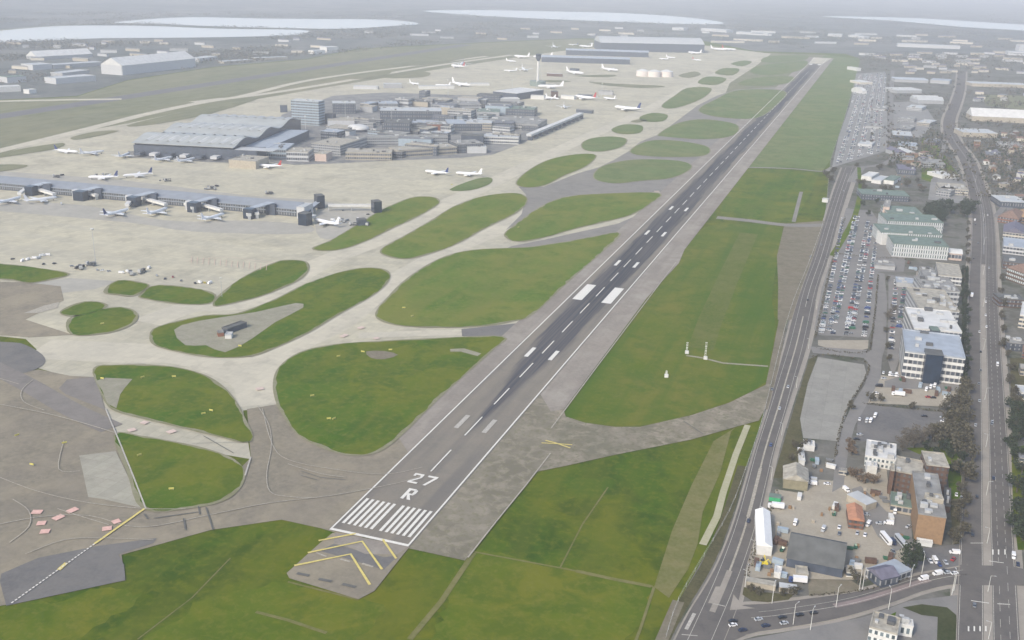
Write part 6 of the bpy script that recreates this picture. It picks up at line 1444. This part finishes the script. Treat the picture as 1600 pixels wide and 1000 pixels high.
# car park beside the perimeter road -----------------------------------------------
ROWS = [((1283, 521), (1318, 338)), ((1294, 522), (1336, 338)), ((1301, 522), (1341, 338)), ((1322, 524), (1356, 345)), ((1329, 524), (1362, 352)), ((1350, 526), (1368, 380)), ((1392, 548), (1400, 438)), ((1404, 512), (1415, 436))]
cc = ['silver', 'white', 'black', 'grey', 'silver', 'grey', 'white', 'navy', 'silver', 'grey', 'black', 'white', 'silver', 'grey', 'black', 'silver', 'blue', 'red', 'green', 'white']
rr = random.Random(21)
rest = []
CK = {}
for ri, (p0, p1) in enumerate(ROWS):
    a, b = at(*p0), at(*p1); Ls = (b - a).length; n = int(Ls / 3.0); cnt = 0
    for k in range(n):
        occ = .62 if (k // 9) % 3 else .42
        if rr.random() > occ: continue
        p = a.lerp(b, k / n) + Vector((rr.uniform(-.3, .3), rr.uniform(-.2, .2), 0))
        c_ = rr.choice(cc); rz = (0 if rr.random() < .5 else PI) + rr.uniform(-.05, .05) + .1
        if k < [34, 34, 34, 34, 34, 34, 14, 10][ri] and cnt < 26:
            vn = rr.random() < .1; lot = "in the long car park" if ri < 6 else "in the small office car park"
            small_car(p.x, p.y, rz, c_, "%s %s, %s in the %s row from the left %s" % (c_, 'van' if vn else 'car', ORD[cnt], ORD[ri if ri < 6 else ri - 6], lot), "cars parked in rows", z=Z3, van=vn); cnt += 1
        else: rest.append((p.x, p.y, rz, c_))
# farther parked cars: one mass
def scatter_lot(poly, pitch, rowgap, occ, ang=0.0):
    pts = W(poly); xs = [p[0] for p in pts]; ys = [p[1] for p in pts]
    x = min(xs)
    while x < max(xs):
        y = min(ys)
        while y < max(ys):
            if rr.random() < occ and inpoly(x, y, pts): rest.append((x + rr.uniform(-.4, .4), y, rr.uniform(-.05, .05), rr.choice(cc + ['silver', 'white', 'silver'])))
            y += pitch
        x += rowgap if int(x) % 2 else rowgap * .45
scatter_lot([(1338, 118), (1384, 114), (1386, 235), (1302, 258), (1312, 215), (1330, 165)], 3.4, 11, .42)
scatter_lot([(1398, 162), (1440, 160), (1458, 190), (1440, 213), (1398, 213)], 3.4, 11, .35)
scatter_lot([(1562, 450), (1600, 470), (1600, 560), (1570, 560)], 3.2, 9, .3)
mm = MB()
cl = list(CARM.keys())
for x, y, rz, c_ in rest[:2600]:
    c, s = math.cos(rz), math.sin(rz)
    mm.T = Matrix.Translation((x, y, Z3)) @ Matrix.Rotation(rz, 4, 'Z')
    ci = cl.index(c_)
    mm.box(-2.15, 2.15, -.88, .88, .3, .9, ci, taper=.06); mm.box(-1.1, 1.6, -.78, .78, .902, 1.42, len(cl), taper=.28)
o = mm.build("parked_cars", [CARM[k] for k in cl] + [GLASS]); tag(o, "mass of small parked cars filling the farther rows of the car parks", "cars", None, 'stuff')
# clutter of the yards: skips, containers and stacks
def make_skip(c):
    root = empty("skip"); m = MB()
    m.add([(-1.6, -.8, .1), (1.6, -.8, .1), (1.6, .8, .1), (-1.6, .8, .1), (-2.3, -1, 1.5), (2.3, -1, 1.5), (2.3, 1, 1.5), (-2.3, 1, 1.5), (-2.1, -.85, 1.5), (2.1, -.85, 1.5), (2.1, .85, 1.5), (-2.1, .85, 1.5), (-1.5, -.65, .6), (1.5, -.65, .6), (1.5, .65, .6), (-1.5, .65, .6)],
          [(0, 3, 2, 1), (0, 1, 5, 4), (1, 2, 6, 5), (2, 3, 7, 6), (3, 0, 4, 7), (4, 5, 9, 8), (5, 6, 10, 9), (6, 7, 11, 10), (7, 4, 8, 11), (8, 9, 13, 12), (9, 10, 14, 13), (10, 11, 15, 14), (11, 8, 12, 15), (12, 13, 14, 15)])
    m.build("body", CARM[c], root); return root
def make_container(c):
    root = empty("storage_container"); m = MB(); m.box(-3, 3, -1.22, 1.22, .1, 2.6)
    m.build("body", c, root)
    q_ = MB(); q_.box(3.001, 3.06, -1.1, 1.1, .25, 2.45); q_.build("door", STEEL, root)
    q_ = MB(); q_.box(-3.05, 3.05, -1.27, 1.27, 2.602, 2.7); q_.build("roof", c, root); return root
def make_stack(c):
    root = empty("pallet_stack"); m = MB()
    for k in range(5): m.box(-.9 + .05 * (k % 2), .9 + .05 * (k % 2), -.7, .7, .02 + k * .34, .02 + k * .34 + .3)
    m.build("pallets", c, root); return root
KIT = [('skip', make_skip('green'), "dark green"), ('skip', make_skip('grey'), "grey"), ('storage_container', make_container(WALLS['blue']), "pale blue"), ('storage_container', make_container(WALLS['white']), "white"), ('storage_container', make_container(WALLS['brick']), "brown"), ('pallet_stack', make_stack(WALLS['buff']), "buff"), ('pallet_stack', make_stack(WALLS['tan']), "grey brown")]
usedk = set()
ZN = [([(1236, 772), (1258, 775), (1262, 800), (1232, 800)], 3, "in the upper sandy yard"), ([(1262, 800), (1318, 790), (1318, 822), (1240, 815)], 7, "in the middle of the sandy yard"), ([(1208, 815), (1226, 818), (1222, 870), (1208, 865)], 8, "between the white shed and the dark warehouse"),
      ([(1180, 874), (1225, 880), (1220, 905), (1172, 900)], 8, "in the corner below the white shed"), ([(1318, 845), (1340, 848), (1345, 895), (1322, 890)], 8, "right of the dark warehouse"), ([(1345, 765), (1385, 770), (1388, 795), (1360, 790)], 7, "beside the angled grey shed"),
      ([(1400, 592), (1440, 596), (1440, 626), (1380, 622)], 6, "in the sandy lot's left half"), ([(1462, 606), (1496, 608), (1490, 632), (1462, 628)], 6, "in the sandy lot's right half"), ([(1262, 715), (1300, 710), (1305, 742), (1268, 742)], 7, "below the empty lot"),
      ([(1350, 868), (1400, 872), (1398, 885), (1352, 892)], 4, "above the pale workshop"), ([(1390, 812), (1420, 815), (1420, 845), (1392, 840)], 3, "beside the ochre wall"), ([(1395, 270), (1440, 270), (1440, 300), (1400, 296)], 8, "in the yard beyond the sheds"), ([(1400, 408), (1430, 410), (1432, 428), (1404, 428)], 5, "above the small office car park")]
rk = random.Random(91)
for poly, n, where in ZN:
    pts = W(poly); xs = [p[0] for p in pts]; ys = [p[1] for p in pts]; k = 0; t = 0; seen = {}
    while k < n and t < 500:
        t += 1; x, y = rk.uniform(min(xs), max(xs)), rk.uniform(min(ys), max(ys))
        if not inpoly(x, y, pts): continue
        j = rk.randrange(len(KIT)); nm, pr_, cn = KIT[j]
        o = pr_ if j not in usedk else copy_tree(pr_); usedk.add(j)
        o.location = (x, y, Z3); o.rotation_euler = (0, 0, rk.choice((0, PI / 2)) + rk.uniform(-.2, .2)); kk = (nm, cn); seen[kk] = seen.get(kk, 0) + 1
        tag(o, "%s %s standing %s%s" % (cn, nm.replace('_', ' '), where, "" if seen[kk] == 1 else ", %s one" % ORD[seen[kk] - 1]), nm.replace('_', ' '), "yard clutter"); k += 1
for j, (nm, pr_, cn) in enumerate(KIT):
    if j not in usedk:
        for c in list(pr_.children): bpy.data.objects.remove(c)
        bpy.data.objects.remove(pr_)
# lot boundary hedges
def hedge(path, wd, h, label, kind='olive'):
    pts = road_pts(path, 2); p0 = pts[0]; rr2 = random.Random(int(p0[0] * 7)); m = MB()
    for i in range(len(pts) - 1):
        a, b = Vector(pts[i]), Vector(pts[i + 1]); Ls = (b - a).length
        for k in range(int(Ls * 2.2)):
            p = a.lerp(b, rr2.random()) + Vector((rr2.uniform(-wd, wd) / 2, rr2.uniform(-wd, wd) / 2)); z = rr2.uniform(0, h); s = rr2.uniform(.3, .75)
            nx = Vector((rr2.gauss(0, 1), rr2.gauss(0, 1), rr2.gauss(0, 1))).normalized(); u_ = nx.orthogonal().normalized(); v_ = nx.cross(u_)
            c = Vector((p.x - p0[0], p.y - p0[1], z)); m.add([c + u_ * s, c + v_ * s, c - u_ * s, c - v_ * s], [(0, 1, 2, 3)])
    o = m.build("hedge", LEAFS[kind]); o.location = (p0[0], p0[1], Z2); tag(o, label, "hedge", "hedges between the lots")
hedge([(1266, 560), (1290, 556), (1320, 560), (1352, 566), (1357, 580), (1345, 605), (1328, 632), (1316, 662), (1308, 695), (1306, 715)], 1.8, 1.8, "dark hedge winding around the empty lot")
hedge([(1272, 530), (1276, 520), (1290, 450), (1302, 405), (1320, 340)], 2.2, 2.0, "long dark hedge between the perimeter road and the car park")
hedge([(1275, 545), (1310, 551), (1345, 553), (1358, 548), (1362, 530), (1368, 480), (1372, 430)], 1.6, 1.5, "hedge around the near end of the long car park")
hedge([(1214, 770), (1203, 800), (1190, 830), (1176, 870), (1166, 905)], 2.6, 2.4, "dark overgrown hedge between the perimeter road and the white shed")
hedge([(1348, 631), (1390, 636), (1440, 641), (1480, 645)], 1.5, 1.4, "low hedge between the sandy lot and the dark lot")
hedge([(1310, 397), (1345, 402), (1400, 405), (1420, 408)], 2.0, 1.8, "dark hedge crossing the long car park")
hedge([(1266, 932), (1300, 930), (1335, 926), (1360, 922), (1420, 905)], 1.4, 1.2, "dark hedge along the cross road verge")
hedge([(1345, 305), (1380, 310), (1440, 316), (1470, 320)], 4, 3, "dark hedge behind the low green roofed office", 'green')

# trees ------------------------------------------------------------------------
TR = []
def trs(pts, h, kind, where, wide=1.0): TR.append((pts, h, kind, where, wide))
trs([(1418, 696), (1428, 700), (1440, 694), (1410, 704)], 13, 'bare', "beside the dark lot", 1.25)
trs([(1456, 690), (1466, 700), (1480, 690), (1492, 700), (1500, 680), (1486, 672), (1496, 652), (1504, 660), (1470, 684), (1494, 690), (1508, 690), (1500, 645), (1506, 720), (1505, 755), (1504, 700), (1490, 640), (1502, 630), (1508, 615)], 13, 'olive', "between the dark lot and the carriageway", 1.2)
trs([(1448, 704), (1462, 712), (1474, 704), (1488, 716), (1500, 722), (1488, 738), (1502, 742)], 8, 'green', "on the lawn behind the brick block", 1.3)
trs([(1500, 770), (1506, 790), (1498, 815), (1504, 840), (1490, 850), (1496, 798)], 9, 'olive', "between the brick block and the carriageway", 1.1)
trs([(1424, 878), (1430, 886), (1421, 892)], 12, 'green', "by the pale workshop", 1.0)
trs([(1456, 330), (1464, 336), (1472, 328), (1448, 338), (1460, 344), (1474, 342), (1484, 334), (1452, 350), (1468, 352), (1500, 330), (1512, 334), (1506, 340), (1516, 328)], 17, 'green', "in the clump beside the gridded offices", 1.3)
trs([(1507, 430 + k * 13) for k in range(14)], 10, 'green', "in the row beside the offices", 1.0)
trs([(1512, 352 + k * 12) for k in range(6)], 8, 'olive', "in the verge above the dark row", 1.0)
trs([(1566, 440), (1563, 460), (1566, 480), (1565, 500), (1567, 520), (1568, 545), (1575, 560), (1580, 580), (1578, 600), (1582, 620), (1586, 632)], 9, 'olive', "along the right side of the carriageway", 1.0)
trs([(1580, 640), (1590, 650), (1600, 655), (1586, 660), (1594, 668), (1582, 675), (1598, 680), (1584, 720), (1600, 725), (1588, 770), (1596, 820), (1578, 700), (1592, 690), (1590, 800), (1600, 810), (1588, 830), (1598, 845), (1604, 780), (1596, 740), (1608, 700)], 11, 'green', "in the gardens at the right edge", 1.2)
trs([(1330, 640), (1256, 700), (1250, 716), (1244, 736), (1228, 740), (1240, 700), (1236, 720)], 6, 'olive', "in the scrub beside the empty lot", 1.2)
trs([(1330, 712), (1326, 702), (1330, 745), (1340, 752), (1352, 756), (1365, 757)], 8, 'haz', "around the lane by the white building", 1.1)
trs([(1393, 492), (1388, 500), (1396, 486)], 8, 'bare', "in the small office car park", 1.2)
trs([(1388, 118 + k * 9) for k in range(14)] + [(1362, 160 + k * 13) for k in range(6)], 7, 'olive', "lining the far car parks", 1.1)
trs([(1356, 338), (1347, 322), (1370, 318)], 9, 'green', "at the top of the long car park", 1.1)
trs([(1172, 926), (1186, 930), (1224, 932), (1240, 930), (1340, 912), (1330, 900)], 5, 'olive', "by the low outbuildings", 1.2)
trs([(1387, 440), (1384, 520), (1386, 545), (1389, 565)], 6, 'olive', "beside the service road", 1.0)
trs([(1376, 628), (1360, 628), (1424, 640), (1476, 642), (1488, 632)], 7, 'olive', "on the hedge line below the sandy lot", 1.1)
trs([(1338, 262), (1290, 275), (1296, 285), (1302, 272), (1345, 290), (1350, 298), (1380, 300), (1392, 302), (1418, 292), (1432, 286), (1420, 268), (1392, 262), (1374, 266), (1440, 300)], 10, 'olive', "around the white roadside sheds", 1.3)
TN = 0
for pts, h, kind, where, wd in TR:
    for k, (x, y) in enumerate(sorted(pts, key=lambda q: (-q[1], q[0]))):
        p = at(x, y); hh = h * RND.uniform(.8, 1.15)
        tree(p.x, p.y, hh, kind, "%s %s, %s from the near end" % ({'bare': 'bare brown tree', 'olive': 'olive brown tree', 'green': 'dark green tree', 'haz': 'reddish brown tree'}[kind], where, ORD[min(k, 29)]), "trees " + where, wide=wd)

# housing on the far right -------------------------------------------------------
rr = random.Random(77)
HS = []
def houses(poly, n, dist, where, hh=6.5, size=(8, 14)):
    pts = W(poly); xs = [p[0] for p in pts]; ys = [p[1] for p in pts]; t = 0; k = 0
    while k < n and t < 6000:
        t += 1
        x, y = rr.uniform(min(xs), max(xs)), rr.uniform(min(ys), max(ys))
        if not inpoly(x, y, pts) or any((x - a) ** 2 + (y - b) ** 2 < dist ** 2 for a, b in HS): continue
        HS.append((x, y)); fr_ = (Vector((x, y, 0)) - CAM).length > 2600; wl = rr.choice(['cream', 'grey', 'tan', 'lgrey'] if fr_ else ['cream', 'white', 'red', 'brick', 'buff', 'tan']); rf = rr.choice(['slate', 'purple', 'felt'] if fr_ else ['tile', 'slate', 'tile', 'purple', 'felt', 'slate'])
        Ls = rr.uniform(*size); an = rr.choice((0, PI / 2)) * 1.0 + rr.uniform(-.15, .15)
        # keep the long facade turned to the street grid
        p0 = Vector((x, y, 0)); p1 = p0 + Vector((math.cos(an * .3), math.sin(an * .3), 0)) * Ls
        far = (p0 - CAM).length > 1700
        b = bldg("house", "%s house, %s roof, %s" % ({'cream': 'cream', 'white': 'white', 'red': 'red brick', 'brick': 'brown brick', 'buff': 'buff', 'tan': 'tan', 'grey': 'grey', 'lgrey': 'pale grey'}[wl], {'tile': 'brown tiled', 'slate': 'slate', 'purple': 'dark slate', 'felt': 'grey', 'terra': 'reddish'}[rf], where), "house", p0, p1, rr.uniform(8, 11), hh, wl, rf, rr.choice(['gable', 'hip']), 0 if far else 2, 3, 0, "houses " + where)
        k += 1
houses([(1560, 212), (1660, 205), (1700, 330), (1585, 318), (1580, 262)], 46, 17, "in the dense rows right of the side street")
houses([(1520, 222), (1572, 232), (1570, 300), (1545, 290)], 12, 18, "between the carriageway and the side street")
houses([(1588, 560), (1680, 540), (1690, 620), (1592, 610)], 6, 20, "right of the carriageway near the parked cars")
houses([(1586, 690), (1700, 700), (1700, 880), (1592, 880)], 8, 18, "in the gardens at the right edge")
houses([(1510, 145), (1640, 145), (1640, 165), (1520, 160)], 8, 40, "beside the far green field", 7, (14, 26))
houses([(1400, 250), (1440, 240), (1450, 262), (1404, 262)], 8, 24, "beyond the purple grey building", 6, (12, 22))
houses([(1405, 100), (1600, 100), (1640, 115), (1410, 118)], 26, 60, "in the haze beyond the car parks", 7, (18, 50))
houses([(1340, 85), (1620, 82), (1620, 98), (1345, 98)], 30, 90, "in the far right haze", 8, (25, 80))
houses([(1040, 48), (1640, 58), (1640, 80), (1080, 66)], 30, 170, "towards the far right reservoir", 9, (40, 160))
houses([(0, 68), (560, 60), (500, 84), (200, 98), (0, 125)], 34, 90, "in the haze behind the cargo sheds", 8, (20, 70))
houses([(560, 50), (1000, 42), (1000, 60), (600, 64)], 18, 160, "in the haze between the reservoirs", 8, (30, 90))
for lb, p0, p1, d, h in [("long pale shed row far beyond the runway end", (1402, 73), (1500, 77), 60, 14), ("white shed beyond the runway end, left", (1293, 57), (1315, 58), 60, 14), ("white shed beyond the runway end, middle", (1325, 58), (1342, 59), 60, 12), ("white shed beyond the runway end, right", (1350, 61), (1358, 61), 50, 14), ("pale sheds at the far right in the haze", (1575, 86), (1625, 88), 70, 14), ("white taller block at the far right in the haze", (1592, 80), (1625, 81), 50, 26), ("thin white shed below the third reservoir", (1050, 47), (1068, 48), 60, 14), ("white shed row below the third reservoir", (1095, 48), (1135, 51), 60, 14), ("white shed row right of its twin below the reservoir", (1150, 53), (1200, 56), 60, 12)]:
    bldg("warehouse", lb, "warehouse", p0, p1, d, h, 'lgrey', 'metal', 'flat', 0, 6, 0, "distant warehouses", parapet=0)

# distant woods and gardens: one mass --------------------------------------------
rr = random.Random(5)
keep = [W([(1345, 92), (1335, 130), (1318, 190), (1298, 250), (1290, 330), (1000, 1200), (-3000, 1200), (-900, 190), (0, 150), (200, 120), (480, 88), (760, 62), (960, 56), (1100, 60), (1320, 82)])]
wat = [smooth_loop(W(p), 3) for p in ([(-80, 54), (0, 47), (60, 42), (140, 40), (240, 41), (340, 45), (470, 47), (478, 52), (440, 56), (300, 59), (160, 60), (60, 64), (-80, 68)],
      [(178, 36), (220, 31), (300, 27), (400, 29), (500, 30), (600, 31), (657, 37), (610, 41), (540, 45), (440, 44), (330, 41), (240, 37)],
      [(660, 17), (760, 16), (860, 18), (980, 21), (1080, 28), (1132, 36), (1090, 38), (960, 34), (860, 30), (740, 24)],
      [(1282, 26), (1340, 26), (1440, 29), (1540, 35), (1620, 40), (1700, 46), (1700, 56), (1600, 48), (1500, 42), (1400, 33)])]
lots = [W([(1338, 112), (1386, 110), (1390, 240), (1298, 262), (1312, 215), (1330, 165)]), W([(1396, 155), (1442, 155), (1465, 190), (1440, 216), (1396, 216)]), W([(1394, 110), (1452, 110), (1452, 150), (1394, 150)])]
m = MB()
def clump(x, y, h, n, spread):
    mi_ = rr.choice((0, 0, 1, 2))
    for _ in range(n):
        p = Vector((x + rr.gauss(0, spread), y + rr.gauss(0, spread), rr.uniform(.25, 1) * h)); s = rr.uniform(.5, 1.2) * h * .22
        nx = Vector((rr.gauss(0, 1), rr.gauss(0, 1), rr.gauss(0, 1))).normalized(); a = nx.orthogonal().normalized(); b = nx.cross(a)
        m.add([p + a * s, p + b * s, p - a * s, p - b * s], [(0, 1, 2, 3)], mi_)
t = 0; n = 0
while n < 5200 and t < 60000:
    t += 1
    px = rr.uniform(-60, 1660); py = rr.choice((rr.uniform(20, 100), rr.uniform(30, 300)))
    if py > 130 and px < 1380: continue
    q_ = at(px, py)
    if mn.noise(Vector((q_.x * .0035, q_.y * .0014, 0))) < -.02 + (0 if py < 110 else .0): continue
    if inpoly(q_.x, q_.y, keep[0]) or any(inpoly(q_.x, q_.y, w_) for w_ in wat) or any(inpoly(q_.x, q_.y, l_) for l_ in lots): continue
    if py > 95 and min((Vector(p) - q_.to_2d()).length for p in A4[24:]) < 24: continue
    if any((q_.x - a) ** 2 + (q_.y - b) ** 2 < 144 for a, b in HS): continue
    far = (q_ - CAM).length
    clump(q_.x, q_.y, rr.uniform(7, 12), 10, 4 + far * .0022)
    n += 1
# gardens and street trees of the suburb to the right of the carriageway
t = n = 0
while n < 900 and t < 30000:
    t += 1; px = rr.uniform(1395, 1700); py = rr.uniform(95, 345)
    q_ = at(px, py)
    if px < 1500 and py > 250: continue
    if inpoly(q_.x, q_.y, keep[0]) or any(inpoly(q_.x, q_.y, l_) for l_ in lots): continue
    if min((Vector(p) - q_.to_2d()).length for p in A4[24:]) < 20 or any((q_.x - a) ** 2 + (q_.y - b) ** 2 < 81 for a, b in HS): continue
    if mn.noise(Vector((q_.x * .012, q_.y * .006, 3))) < -.08: continue
    clump(q_.x, q_.y, rr.uniform(5, 10), 12, 3.2); n += 1
o = m.build("woodland", [LEAFS['olive'], LEAFS['green'], LEAFS['bare']]); tag(o, "distant dark tree belts and gardens fading into the haze", "woodland", None, 'stuff')

# ================================================================== HAZE
hb = MB(); hb.box(-41000, 41000, -41000, 41000, -1.0, 312.0)
HZ = bpy.data.materials.new("haze"); HZ.use_nodes = True
t = HZ.node_tree; t.nodes.remove(t.nodes["Principled BSDF"])
v = t.nodes.new("ShaderNodeVolumePrincipled")
v.inputs["Density"].default_value = 0.000122
v.inputs["Color"].default_value = (.88, .915, .985, 1)
v.inputs["Anisotropy"].default_value = 0.0
t.links.new(v.outputs[0], t.nodes["Material Output"].inputs["Volume"])
ho = hb.build("haze", HZ); ho["kind"] = 'stuff'
